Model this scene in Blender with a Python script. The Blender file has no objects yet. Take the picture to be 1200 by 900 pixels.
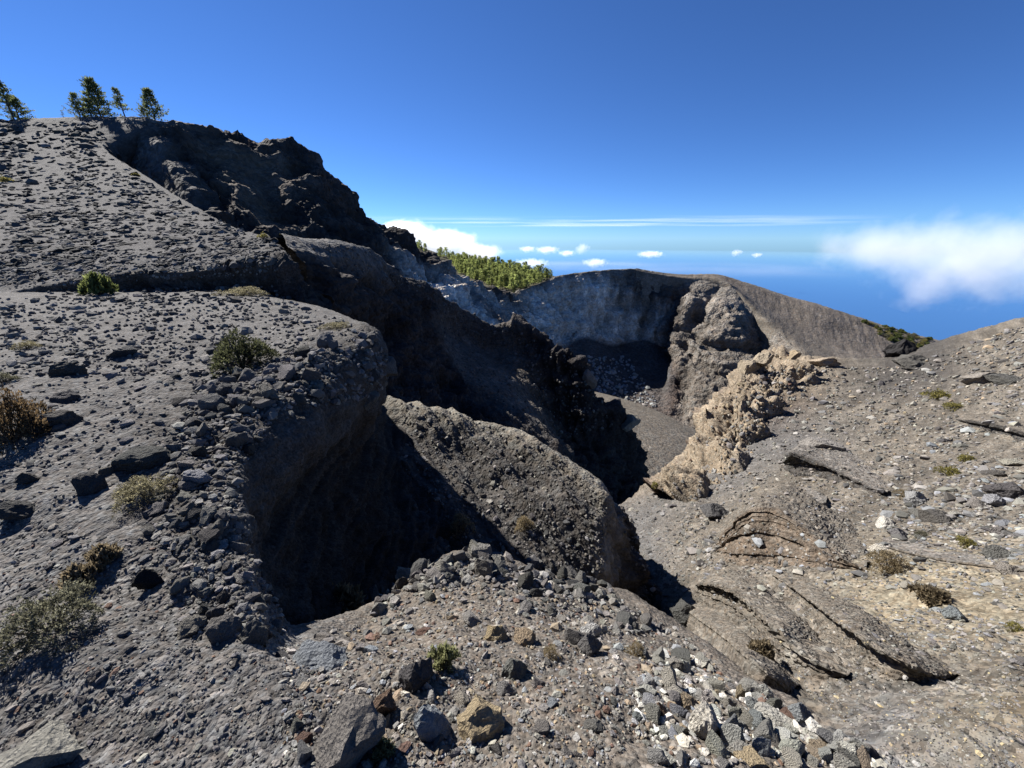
import bpy, math, random
import numpy as np
from mathutils import Vector, Matrix
from mathutils.bvhtree import BVHTree

scene = bpy.context.scene
COL = scene.collection
R = math.radians

# ------------------------------------------------------------------ camera
PITCH = R(20.7)
FPX = 451.0                      # focal length in pixels of the 1200 px wide photograph
cam_d = bpy.data.cameras.new('camera')
cam_d.sensor_fit = 'HORIZONTAL'
cam_d.sensor_width = 36.0
cam_d.lens = 36.0 * FPX / 1200.0
cam_d.clip_start = 0.05
cam_d.clip_end = 600000.0
cam = bpy.data.objects.new('camera', cam_d)
cam.rotation_euler = (math.pi / 2 - PITCH, 0, 0)
COL.objects.link(cam)
scene.camera = cam

# ------------------------------------------------------------------ sky and sun
SUN_AZ = R(50.0)                 # to the left of the view axis (+Y)
SUN_EL = R(37.5)
world = bpy.data.worlds.new('World')
scene.world = world
world.use_nodes = True
wn, wl = world.node_tree.nodes, world.node_tree.links
wn.clear()
w_out = wn.new('ShaderNodeOutputWorld')
w_bg = wn.new('ShaderNodeBackground')
w_sky = wn.new('ShaderNodeTexSky')
w_sky.sky_type = 'NISHITA'
w_sky.sun_disc = False
w_sky.sun_elevation = SUN_EL
w_sky.sun_rotation = -SUN_AZ
w_sky.altitude = 1900.0
w_sky.air_density = 0.75
w_sky.dust_density = 0.0
w_sky.ozone_density = 6.0
w_bg.inputs['Strength'].default_value = 0.05
w_tint = wn.new('ShaderNodeMix')          # the photograph's deep blue rendering of the whole sky
w_tint.data_type = 'RGBA'
w_tint.blend_type = 'MULTIPLY'
w_tint.inputs[0].default_value = 1.0
w_tint.inputs[7].default_value = (0.60, 0.85, 1.15, 1.0)
wl.new(w_sky.outputs[0], w_tint.inputs[6])
wl.new(w_tint.outputs[2], w_bg.inputs['Color'])
wl.new(w_bg.outputs[0], w_out.inputs['Surface'])

sun_d = bpy.data.lights.new('sun', 'SUN')
sun_d.energy = 5.0
sun_d.angle = R(0.53)
sun_d.color = (1.0, 0.965, 0.91)
sun = bpy.data.objects.new('sun', sun_d)
sdir = Vector((-math.sin(SUN_AZ) * math.cos(SUN_EL), math.cos(SUN_AZ) * math.cos(SUN_EL), math.sin(SUN_EL)))
sun.rotation_euler = sdir.to_track_quat('Z', 'Y').to_euler()
COL.objects.link(sun)

scene.view_settings.view_transform = 'Standard'
scene.view_settings.look = 'None'
scene.view_settings.exposure = 1.32
scene.view_settings.gamma = 1.0
scene.cycles.use_denoising = True
scene.cycles.max_bounces = 8
scene.cycles.diffuse_bounces = 3
scene.cycles.transparent_max_bounces = 16
scene.cycles.volume_bounces = 6

# ------------------------------------------------------------------ small tools
CT, ST = math.cos(PITCH), math.sin(PITCH)

def P(px, py, Y):
    """World point seen at a pixel of the photograph and lying Y metres ahead."""
    v = (450.0 - py) / FPX
    Z = Y / (CT + v * ST)
    return ((px - 600.0) / FPX * Z, Y, Z * (-ST + v * CT))

def project(V):
    Z = V[:, 1] * CT - V[:, 2] * ST
    U = V[:, 1] * ST + V[:, 2] * CT
    Zs = np.where(Z > 0.02, Z, 0.02)
    return 600 + V[:, 0] / Zs * FPX, 450 - U / Zs * FPX, Z

_rs = np.random.RandomState(7)
_PERM = _rs.permutation(256)
_PERM = np.concatenate([_PERM, _PERM, _PERM])
_G = _rs.normal(size=(256, 3))
_G /= np.linalg.norm(_G, axis=1)[:, None]

def perlin(p):
    i = np.floor(p).astype(np.int64)
    f = p - i
    u = f * f * f * (f * (f * 6 - 15) + 10)
    i &= 255
    out = None
    res = []
    for dx in (0, 1):
        hx = _PERM[i[:, 0] + dx]
        for dy in (0, 1):
            hy = _PERM[hx + i[:, 1] + dy]
            for dz in (0, 1):
                g = _G[_PERM[hy + i[:, 2] + dz] & 255]
                res.append(g[:, 0] * (f[:, 0] - dx) + g[:, 1] * (f[:, 1] - dy) + g[:, 2] * (f[:, 2] - dz))
    ux, uy, uz = u[:, 0], u[:, 1], u[:, 2]
    z0 = [res[k] + (res[k + 1] - res[k]) * uz for k in (0, 2, 4, 6)]
    y0 = z0[0] + (z0[1] - z0[0]) * uy
    y1 = z0[2] + (z0[3] - z0[2]) * uy
    return 1.6 * (y0 + (y1 - y0) * ux)

def fbm(p, octaves, gain=0.5, lac=2.03, ridged=False):
    s, a, out = 1.0, 1.0, 0.0
    for k in range(octaves):
        n = perlin(p * s + 17.3 * k)
        if ridged:
            n = 1.0 - 2.0 * np.abs(n)
        out = out + a * n
        a *= gain
        s *= lac
    return out

def new_mesh(name, V, F, smooth=True, colors=None):
    """V n x 3, F m x k (all faces with k corners)."""
    me = bpy.data.meshes.new(name)
    V = np.asarray(V, dtype=np.float32)
    F = np.asarray(F, dtype=np.int32)
    m, k = F.shape
    me.vertices.add(len(V))
    me.vertices.foreach_set('co', V.ravel())
    me.loops.add(m * k)
    me.loops.foreach_set('vertex_index', F.ravel())
    me.polygons.add(m)
    me.polygons.foreach_set('loop_start', np.arange(0, m * k, k, dtype=np.int32))
    me.polygons.foreach_set('loop_total', np.full(m, k, dtype=np.int32))
    me.polygons.foreach_set('use_smooth', np.full(m, smooth, dtype=bool))
    if colors is not None:
        at = me.attributes.new('Col', 'FLOAT_COLOR', 'POINT')
        c = np.ones((len(V), 4), dtype=np.float32)
        c[:, :3] = colors
        at.data.foreach_set('color', c.ravel())
    me.update(calc_edges=True)
    me.validate()
    return me

def link(name, me, mat=None, parent=None):
    o = bpy.data.objects.new(name, me)
    if mat is not None:
        me.materials.clear()
        me.materials.append(mat)
    COL.objects.link(o)
    if parent is not None:
        o.parent = parent
    return o

def tag(o, label, cat, group=None):
    o['label'] = label
    o['category'] = cat
    if group:
        o['group'] = group
    return o

# ------------------------------------------------------------------ materials
def node_mat(name):
    m = bpy.data.materials.new(name)
    m.use_nodes = True
    nt = m.node_tree
    nt.nodes.clear()
    out = nt.nodes.new('ShaderNodeOutputMaterial')
    return m, nt, out

def nd(nt, t, **kw):
    n = nt.nodes.new(t)
    for k, v in kw.items():
        if k in n.inputs:
            n.inputs[k].default_value = v
        else:
            setattr(n, k, v)
    return n

def mathn(nt, op, a, b=None, c=None):
    n = nt.nodes.new('ShaderNodeMath')
    n.operation = op
    for k, x in enumerate((a, b, c)):
        if x is None:
            continue
        if isinstance(x, (int, float)):
            n.inputs[k].default_value = x
        else:
            nt.links.new(x, n.inputs[k])
    return n.outputs[0]

def terrain_mat(name, grain, bump=0.6, speck=0.5, strata=0.0):
    """Loose lava rock and ash: the attribute colour broken by grains of about GRAIN metres."""
    m, nt, out = node_mat(name)
    L = nt.links
    bs = nd(nt, 'ShaderNodeBsdfPrincipled', Roughness=0.96)
    bs.inputs['Specular IOR Level'].default_value = 0.12
    att = nd(nt, 'ShaderNodeAttribute', attribute_name='Col')
    geo = nd(nt, 'ShaderNodeNewGeometry')
    pos = geo.outputs['Position']
    big = nd(nt, 'ShaderNodeTexNoise', Scale=0.06 / grain, Detail=5.0, Roughness=0.6)
    L.new(pos, big.inputs['Vector'])
    mid = nd(nt, 'ShaderNodeTexNoise', Scale=0.32 / grain, Detail=4.0, Roughness=0.65)
    L.new(pos, mid.inputs['Vector'])
    vor = nd(nt, 'ShaderNodeTexVoronoi', Scale=0.8 / grain, Randomness=1.0)
    L.new(pos, vor.inputs['Vector'])
    vor2 = nd(nt, 'ShaderNodeTexVoronoi', Scale=0.27 / grain, Randomness=1.0)
    L.new(pos, vor2.inputs['Vector'])
    sep = nd(nt, 'ShaderNodeSeparateColor')
    L.new(vor.outputs['Color'], sep.inputs[0])
    sep2 = nd(nt, 'ShaderNodeSeparateColor')
    L.new(vor2.outputs['Color'], sep2.inputs[0])
    # brightness factor: broad blotches, grains, the odd pale chip
    b1 = mathn(nt, 'MULTIPLY_ADD', big.outputs[0], 0.9, 0.55)
    b2 = mathn(nt, 'MULTIPLY_ADD', sep.outputs[0], speck, 1.0 - 0.5 * speck)
    chip = mathn(nt, 'MULTIPLY', mathn(nt, 'GREATER_THAN', sep2.outputs[1], 0.93), 0.55 * speck)
    b3 = mathn(nt, 'MULTIPLY_ADD', mid.outputs[0], 0.5, 0.75)
    f = mathn(nt, 'MULTIPLY', mathn(nt, 'MULTIPLY', b1, b2), mathn(nt, 'ADD', b3, chip))
    if strata > 0:
        sp = nd(nt, 'ShaderNodeSeparateXYZ')
        L.new(pos, sp.inputs[0])
        cmb = nd(nt, 'ShaderNodeCombineXYZ')
        L.new(mathn(nt, 'MULTIPLY', sp.outputs[0], 0.06), cmb.inputs[0])
        L.new(mathn(nt, 'MULTIPLY', sp.outputs[1], 0.06), cmb.inputs[1])
        L.new(sp.outputs[2], cmb.inputs[2])
        st = nd(nt, 'ShaderNodeTexNoise', Scale=0.2 / grain, Detail=6.0, Roughness=0.7)
        L.new(cmb.outputs[0], st.inputs['Vector'])
        f = mathn(nt, 'MULTIPLY', f, mathn(nt, 'MULTIPLY_ADD', st.outputs[0], 1.6 * strata, 1.0 - 0.8 * strata))
    mx = nd(nt, 'ShaderNodeVectorMath', operation='SCALE')
    L.new(att.outputs['Color'], mx.inputs[0])
    L.new(f, mx.inputs['Scale'])
    # slight warm / cool shift from grain to grain
    hs = nd(nt, 'ShaderNodeMix', data_type='RGBA', blend_type='MULTIPLY')
    hs.inputs[0].default_value = 1.0
    rmp = nd(nt, 'ShaderNodeValToRGB')
    rmp.color_ramp.elements[0].color = (1.07, 0.98, 0.90, 1)
    rmp.color_ramp.elements[1].color = (0.95, 1.0, 1.04, 1)
    rmp.color_ramp.elements[0].position = 0.35
    rmp.color_ramp.elements[1].position = 0.65
    L.new(mid.outputs[0], rmp.inputs[0])
    L.new(mx.outputs[0], hs.inputs[6])
    L.new(rmp.outputs[0], hs.inputs[7])
    L.new(hs.outputs[2], bs.inputs['Base Color'])
    # relief
    h1 = mathn(nt, 'MULTIPLY', vor.outputs['Distance'], -0.8 * grain)
    h2 = mathn(nt, 'MULTIPLY', vor2.outputs['Distance'], -1.3 * grain)
    h3 = mathn(nt, 'MULTIPLY', mid.outputs[0], 2.2 * grain)
    hh = mathn(nt, 'ADD', mathn(nt, 'ADD', h1, h2), h3)
    bp = nd(nt, 'ShaderNodeBump', Strength=bump, Distance=1.0)
    L.new(hh, bp.inputs['Height'])
    L.new(bp.outputs[0], bs.inputs['Normal'])
    L.new(bs.outputs[0], out.inputs[0])
    return m

# ------------------------------------------------------------------ terrain as lofted sheets
# what the ground is made of: colour, lumpiness, layering, vertical fluting
KINDS = {
    'a': ((0.094, 0.090, 0.086), 0.45, 0.0, 0.0),    # grey ash
    'l': ((0.120, 0.110, 0.098), 0.35, 0.0, 0.0),    # pale ash
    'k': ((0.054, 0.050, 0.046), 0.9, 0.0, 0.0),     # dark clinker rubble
    'd': ((0.029, 0.026, 0.025), 1.5, 1.0, 1.5),     # dark lava rock, darkened further to deepen the shade
    's': ((0.023, 0.020, 0.018), 0.9, 2.6, 0.3),     # layered ash bank, with gully shade painted into its colour
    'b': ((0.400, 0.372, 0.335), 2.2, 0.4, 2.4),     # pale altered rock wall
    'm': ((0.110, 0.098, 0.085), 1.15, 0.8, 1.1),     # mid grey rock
    't': ((0.180, 0.148, 0.110), 2.0, 0.3, 0.3),     # tan crumbling rock
    'r': ((0.055, 0.041, 0.035), 1.5, 0.4, 1.2),     # red brown rock
    'y': ((0.150, 0.129, 0.094), 0.4, 0.3, 0.0),     # ochre ground
    'h': ((0.100, 0.088, 0.075), 0.55, 0.0, 0.0),    # brownish rubble; on the spur top it also paints in sunlight
    'e': ((0.066, 0.063, 0.062), 0.6, 0.0, 0.0),    # cinder
    'w': ((0.100, 0.081, 0.063), 0.6, 0.5, 0.0),    # brown layered ash; on the left ridge it also paints in sunlight
    'f': ((0.068, 0.056, 0.050), 0.5, 0.0, 0.2),    # red brown scree
    'q': ((0.150, 0.134, 0.108), 0.6, 0.4, 0.0),    # hardened pale ash crust
    'c': ((0.128, 0.110, 0.092), 0.5, 0.0, 0.3),    # cone cinder
    'g': ((0.060, 0.056, 0.034), 0.8, 0.0, 0.0),     # forest floor
    'o': ((0.107, 0.095, 0.079), 0.8, 1.1, 0.0),     # brown grey slope
    'p': ((0.150, 0.138, 0.115), 0.6, 0.4, 0.0),     # pale crumbly crest
}
TERRAIN = []      # dicts with V, F for ray casting and scattering

def w(x, y, z, k=None):
    return ('w', x, y, z, k)

def catmull(A, counts, tension=0.6):
    """A: n x ... control rows; counts: samples per segment. Interpolates along axis 0."""
    n = len(A)
    out = []
    for j in range(n - 1):
        p0 = A[max(j - 1, 0)]; p1 = A[j]; p2 = A[j + 1]; p3 = A[min(j + 2, n - 1)]
        d = np.linalg.norm(p2[..., :3] - p1[..., :3], axis=-1, keepdims=True)
        def lim(v):                      # no tangent longer than the segment: no overshoot
            l = np.linalg.norm(v[..., :3], axis=-1, keepdims=True) + 1e-9
            return v * np.minimum(1.0, 1.2 * d / l)
        m1 = lim((p2 - p0) * 0.5 * tension * 1.6)
        m2 = lim((p3 - p1) * 0.5 * tension * 1.6)
        c = counts[j]
        ts = np.arange(c) / c
        for t in ts:
            t2, t3 = t * t, t * t * t
            q = (2*t3 - 3*t2 + 1) * p1 + (t3 - 2*t2 + t) * m1 + (-2*t3 + 3*t2) * p2 + (t3 - t2) * m2
            q[..., 3:] = p1[..., 3:] * (1 - t) + p2[..., 3:] * t
            out.append(q)
    out.append(A[-1])
    return np.stack(out)

def seg_counts(XY, ok, step, cap):
    """XY rows x cols x 2 pixels; samples per segment along axis 0."""
    out = []
    for j in range(len(XY) - 1):
        d = np.linalg.norm(XY[j + 1] - XY[j], axis=1)
        use = ok[j] | ok[j + 1]
        L_ = d[use].max() if use.any() else 0
        out.append(int(min(cap, max(3, math.ceil(min(L_, 420) / step)))))
    return out

def loft(name, rows, key, size, octaves, mat, amp=1.0, step=2.4, ledges=(), warp=None, gain=0.5, cap=150, rill=None, big=None):
    n, m = len(rows), len(rows[0])
    A = np.zeros((n, m, 9))
    for i, row in enumerate(rows):
        assert len(row) == m, (name, i, len(row), m)
        for j, q in enumerate(row):
            if q[0] == 'w':
                p, k = q[1:4], q[4]
            else:
                p, k = P(*q[:3]), (q[3] if len(q) > 3 else None)
            if k is None:
                k = key[i] if len(key) > 1 else key
            c, am, stq, fl = KINDS[k]
            A[i, j, :3] = p
            A[i, j, 3:6] = c
            A[i, j, 6:] = (am, stq, fl)
    px, py, Z = project(A.reshape(-1, 9))
    XY = np.stack([px, py], 1).reshape(n, m, 2)
    ok = ((px > -80) & (px < 1280) & (py > -80) & (py < 980) & (Z > 0.1)).reshape(n, m)
    cv = seg_counts(XY, ok, step, cap)
    cu = seg_counts(XY.transpose(1, 0, 2), ok.T, step, cap)
    B = catmull(A, cv)
    B = catmull(B.transpose(1, 0, 2), cu).transpose(1, 0, 2)
    h, wd = B.shape[:2]
    V = B[..., :3].reshape(-1, 3).copy()
    Cc = B[..., 3:6].reshape(-1, 3).copy()
    am = B[..., 6].reshape(-1); stq = B[..., 7].reshape(-1); fl = B[..., 8].reshape(-1)
    for lg in ledges:
        ledge(V, Cc, lg)
    G = V.reshape(h, wd, 3)
    du = np.gradient(G, axis=1); dv = np.gradient(G, axis=0)
    N = np.cross(du, dv)
    N /= np.linalg.norm(N, axis=2, keepdims=True) + 1e-12
    N = N.reshape(-1, 3)
    if N[:, 2].mean() < 0:
        N = -N
    q = V / size
    d = fbm(q + 3.1, octaves, gain) * 0.22 * am
    rid = fbm(q * 0.8 + 9.7, min(octaves, 5), 0.5, ridged=True)
    d += (rid - 0.75) * 0.13 * am * np.clip(am - 0.5, 0, 1)
    if stq.max() > 0:
        qq = V * np.array([0.12, 0.12, 2.4]) / size
        sl = fbm(qq, 4, 0.6)
        d += stq * 0.16 * sl
        Cc *= np.clip(1 + 0.35 * np.minimum(stq, 1.5) * sl, .45, 1.8)[:, None]
    if fl.max() > 0:
        qq = V * np.array([2.0, 2.0, 0.35]) / size
        fn = fbm(qq + 5.5, 5, 0.55, ridged=True) - 0.75
        d += fl * 0.16 * fn
        Cc *= np.clip(1 + 0.30 * np.minimum(fl, 1.5) * fn, .4, 1.7)[:, None]
    if big is not None:
        d += big[1] * np.clip(am - 0.5, 0, 1) * fbm(V / big[0] + 41.0, 4, 0.55) / (size * amp)
    if rill is not None:
        (rx, ry), rs_, ra = rill
        l_ = math.hypot(rx, ry); rx, ry = rx / l_, ry / l_
        qq = np.stack([(V[:, 0] * ry - V[:, 1] * rx) / rs_, (V[:, 0] * rx + V[:, 1] * ry) / (7 * rs_), V[:, 2] * 0 + 3.3], 1)
        qq[:, 0] += 0.35 * perlin(V / (rs_ * 5))
        d += (fbm(qq, 4, 0.55, ridged=True) - 0.7) * ra / (size * amp)
    V = V + N * (d * size * amp)[:, None]
    # colour breaks up along with the rock, not along the control points
    cn = fbm(q * 1.3 + 31.0, 4, 0.6)
    Cc *= np.clip(1 + 0.22 * cn, 0.6, 1.5)[:, None]
    idx = np.arange(h * wd).reshape(h, wd)
    F = np.stack([idx[:-1, :-1], idx[:-1, 1:], idx[1:, 1:], idx[1:, :-1]], -1).reshape(-1, 4)
    me = new_mesh(name, V, F, True, Cc)
    o = link(name, me, mat)
    o['kind'] = 'structure'
    TERRAIN.append(dict(name=name, V=V, F=F, obj=o, h=h, w=wd))
    return o

def ledge(V, C, lg):
    """A step along a line on the ground: the right side of the line drops by the height given at each point."""
    px, py, Z = project(V)
    pts, hs = [], []
    for (x, y, hh) in lg['line']:
        dd = (px - x) ** 2 + (py - y) ** 2 + np.where(Z > 0.1, 0, 1e9)
        pts.append(V[np.argmin(dd)][:2]); hs.append(hh)
    pts = np.array(pts); hs = np.array(hs, float)
    best = np.full(len(V), 1e9); sd = np.zeros(len(V)); hv = np.zeros(len(V))
    wob = 0.25 * lg['w'] * fbm(V / (lg['w'] * 1.6), 3)
    XY = V[:, :2]
    for a, b, ha, hb in zip(pts[:-1], pts[1:], hs[:-1], hs[1:]):
        ab = b - a
        L2 = (ab ** 2).sum() + 1e-12
        t = np.clip(((XY - a) @ ab) / L2, 0, 1)
        qv = XY - (a + t[:, None] * ab)
        d = np.sqrt((qv ** 2).sum(1))
        s = np.sign(ab[0] * qv[:, 1] - ab[1] * qv[:, 0])      
        u = d < best
        best[u] = d[u]; sd[u] = (s * d)[u]; hv[u] = (ha + (hb - ha) * t)[u]
    s = -sd + wob
    x = np.clip(s / lg['w'], 0, 1)
    x = x * x * (3 - 2 * x)
    drop = hv * x * np.exp(-np.clip(s, 0, None) / lg['decay'])
    rise = lg.get('rise', 0.25) * hv * np.exp(-np.abs(np.clip(-s, 0, None)) / (lg['decay'] * 0.7)) * (1 - x)
    V[:, 2] += rise - drop
    if 'color' in lg:
        f = np.clip(x * (1 - x) * 4, 0, 1) * np.clip(hv / (hs.max() * 0.5), 0, 1)
        C[:] = C * (1 - f[:, None]) + np.array(lg['color']) * f[:, None]

# ================================================================== the landforms, near to far
M_near = terrain_mat('ash_and_grit', 0.016, 0.75, 0.75)
M_mid = terrain_mat('gully_rock', 0.05, 0.7, 0.6, 0.3)
M_slope = terrain_mat('slope_grit', 0.034, 0.8, 0.8)
M_cliff = terrain_mat('lava_rock', 0.16, 0.8, 0.6, 0.3)
M_far = terrain_mat('crater_rock', 0.9, 0.9, 0.55, 0.25)
M_cone = terrain_mat('cone_cinder', 0.5, 0.4, 0.5)

# ---- ash shelf on the left, hump in front, gully floor between
N = [
 [w(-5,-3,-1.3),w(-3,-3,-1.4),w(-2,-3,-1.5),w(-1.3,-3,-1.6),w(-.9,-3,-1.62),w(-.6,-3,-1.65),w(-.2,-3,-1.7),w(.2,-3,-1.7),w(.6,-3,-1.7),w(1.1,-3,-1.75),w(1.7,-3,-1.8),w(2.4,-3,-1.9),w(3.2,-3,-2.1)],
 [(-350,980,.58),(0,980,.6),(130,980,.6),(240,980,.6),(310,980,.6),(360,980,.6),(440,980,.6),(540,980,.6),(640,980,.6),(740,980,.6),(840,980,.6),(960,985,.61),(1100,990,.62)],
 [(-350,850,1.0),(0,860,.88),(130,866,.86),(240,870,.85),(310,870,.85),(360,870,.85),(440,870,.86),(540,870,.87),(640,870,.87),(740,875,.87),(840,880,.87),(940,892,.86),(1060,915,.82)],
 [(-350,760,1.4),(0,770,1.15),(130,780,1.1),(240,785,1.1),(305,785,1.12),(360,785,1.17),(440,785,1.22),(540,785,1.28),(640,785,1.33),(740,795,1.32),(830,815,1.25),(915,840,1.15),(1010,875,1.05)],
 [(-350,710,1.72),(0,720,1.4),(130,728,1.35),(235,732,1.34),(302,738,1.36),(355,752,1.55),(440,735,1.95),(540,715,2.2),(640,728,2.15),(735,740,2.2),(805,765,2.0),(880,805,1.6),(970,850,1.3)],
 [(-350,675,2.05),(0,685,1.6),(130,688,1.57),(230,695,1.53),(299,700,1.55),(345,735,1.85),(440,712,2.55),(545,650,3.6),(640,676,3.5),(720,695,3.7),(775,722,3.5),(840,765,2.5),(930,820,1.8)],
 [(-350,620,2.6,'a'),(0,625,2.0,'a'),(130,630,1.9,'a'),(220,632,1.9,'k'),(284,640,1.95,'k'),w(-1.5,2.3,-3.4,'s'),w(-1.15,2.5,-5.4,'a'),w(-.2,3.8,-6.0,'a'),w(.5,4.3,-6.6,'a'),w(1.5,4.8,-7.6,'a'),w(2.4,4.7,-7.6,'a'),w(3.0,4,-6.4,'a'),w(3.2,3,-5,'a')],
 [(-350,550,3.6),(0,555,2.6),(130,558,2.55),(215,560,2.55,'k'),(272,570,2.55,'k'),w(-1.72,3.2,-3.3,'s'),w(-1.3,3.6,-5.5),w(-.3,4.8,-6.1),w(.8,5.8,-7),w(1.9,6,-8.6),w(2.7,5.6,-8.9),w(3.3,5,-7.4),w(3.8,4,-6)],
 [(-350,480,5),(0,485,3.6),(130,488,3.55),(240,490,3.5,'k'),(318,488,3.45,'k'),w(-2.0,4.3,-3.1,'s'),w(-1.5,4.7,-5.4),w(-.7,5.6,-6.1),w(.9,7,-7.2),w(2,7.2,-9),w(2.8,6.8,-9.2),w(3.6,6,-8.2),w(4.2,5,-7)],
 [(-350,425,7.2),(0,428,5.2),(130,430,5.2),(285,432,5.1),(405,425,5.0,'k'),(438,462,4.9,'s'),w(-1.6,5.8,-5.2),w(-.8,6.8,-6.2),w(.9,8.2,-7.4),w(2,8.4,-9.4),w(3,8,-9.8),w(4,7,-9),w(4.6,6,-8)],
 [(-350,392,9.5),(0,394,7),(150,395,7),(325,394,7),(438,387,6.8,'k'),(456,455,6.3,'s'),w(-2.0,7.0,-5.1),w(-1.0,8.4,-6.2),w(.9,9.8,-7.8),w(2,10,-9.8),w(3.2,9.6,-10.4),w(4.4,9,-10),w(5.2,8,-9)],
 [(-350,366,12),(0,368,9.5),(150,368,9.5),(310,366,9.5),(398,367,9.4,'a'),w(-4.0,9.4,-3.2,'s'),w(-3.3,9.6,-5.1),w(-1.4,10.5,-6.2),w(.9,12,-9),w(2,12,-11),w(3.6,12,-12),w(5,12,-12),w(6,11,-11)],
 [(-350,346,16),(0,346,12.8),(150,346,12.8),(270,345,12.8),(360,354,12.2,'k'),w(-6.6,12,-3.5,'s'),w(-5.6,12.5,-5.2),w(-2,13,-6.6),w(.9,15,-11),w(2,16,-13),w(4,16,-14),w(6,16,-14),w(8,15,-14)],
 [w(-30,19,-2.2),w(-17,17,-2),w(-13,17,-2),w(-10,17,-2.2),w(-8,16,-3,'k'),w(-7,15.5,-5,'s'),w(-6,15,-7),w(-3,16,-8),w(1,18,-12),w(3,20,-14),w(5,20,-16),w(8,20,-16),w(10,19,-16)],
]
def _mid(a, b):
    A = np.array(P(*a[:3]) if a[0] != 'w' else a[1:4]); B = np.array(P(*b[:3]) if b[0] != 'w' else b[1:4])
    m = A * .6 + B * .4
    return w(m[0], m[1], m[2])
for _r in N:
    _r.insert(5, _mid(_r[4], _r[5]))
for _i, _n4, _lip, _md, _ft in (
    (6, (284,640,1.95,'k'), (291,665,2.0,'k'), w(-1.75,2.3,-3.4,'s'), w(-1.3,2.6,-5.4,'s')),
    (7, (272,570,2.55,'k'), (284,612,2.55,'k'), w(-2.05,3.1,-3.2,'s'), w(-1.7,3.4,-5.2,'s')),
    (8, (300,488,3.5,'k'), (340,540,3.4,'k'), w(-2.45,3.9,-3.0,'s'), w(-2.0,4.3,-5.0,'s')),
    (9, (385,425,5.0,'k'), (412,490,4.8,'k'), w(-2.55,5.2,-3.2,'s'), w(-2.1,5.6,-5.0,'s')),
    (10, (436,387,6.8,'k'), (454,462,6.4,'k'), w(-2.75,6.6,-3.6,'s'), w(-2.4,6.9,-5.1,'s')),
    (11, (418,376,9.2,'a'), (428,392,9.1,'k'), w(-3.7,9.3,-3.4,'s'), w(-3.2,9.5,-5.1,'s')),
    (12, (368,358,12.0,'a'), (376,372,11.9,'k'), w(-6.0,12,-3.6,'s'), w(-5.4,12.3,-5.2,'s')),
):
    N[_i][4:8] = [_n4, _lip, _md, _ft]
for _r in N[6:13]:  # shade painted into the gully floor by giving it the dark kind
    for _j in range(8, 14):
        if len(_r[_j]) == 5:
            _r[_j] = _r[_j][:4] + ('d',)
for _r in N[1:6]:
    for _j in range(7, 14):
        if len(_r[_j]) == 3:
            _r[_j] = _r[_j] + ('h',)
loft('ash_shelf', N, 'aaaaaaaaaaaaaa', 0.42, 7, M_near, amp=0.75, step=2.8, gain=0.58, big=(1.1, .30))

# ---- rock rib across the gully
C = [
 [(400,480,17),(480,500,15.5),(525,520,14.5),(585,530,13.6),(650,560,12.6),(700,600,11.4),(725,620,10.8),(725,620,10.4),(735,635,10.2),(745,645,10.2)],
 [(400,468,12.5,'p'),(462,470,11.5,'p'),(505,479,11,'p'),(560,490,10.6,'p'),(617,512,9.9,'p'),(665,540,9.0,'p'),(700,565,8.3,'p'),(712,584,7.9,'p'),(724,606,8.1,'d'),(738,640,8.4,'d')],
 [(390,520,10),(455,510,9.6),(500,515,9.4),(560,525,9.3),(612,545,8.8),(658,570,8.0),(690,590,7.5),(712,607,7.2,'p'),(729,630,7.7,'d'),(750,665,8.1,'d')],
 [(380,580,8),(445,560,7.8),(495,565,7.9),(557,570,7.9),(610,585,7.6),(655,605,7.2),(686,625,6.9),(706,636,6.8,'p'),(731,655,7.3,'d'),(757,684,7.8,'d')],
 [(370,650,6.0),(430,620,6.1),(490,620,6.4),(555,620,6.6),(610,630,6.6),(655,645,6.4),(688,660,6.3),(704,665,6.3,'p'),(729,680,6.9,'d'),(757,698,7.5,'d')],
 [(370,720,4.6),(420,690,4.9),(490,680,5.3),(550,665,5.8),(610,680,5.7),(655,700,5.5),(690,705,5.7),(703,700,5.9,'k'),(722,706,6.5,'d'),(752,710,7.0,'d')],
 [(370,800,3.9),(420,770,4.3),(490,760,4.7),(550,745,5.1),(610,760,5.0),(655,770,4.9),(690,760,5.2),(703,750,5.5,'k'),(722,745,6.1,'d'),(748,735,6.6,'d')],
]
loft('rock_rib', C, 'kkkkkkk', 1.1, 6, M_mid, amp=0.6, step=2.2, gain=0.56, rill=((.75, -1), .9, .16))

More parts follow.
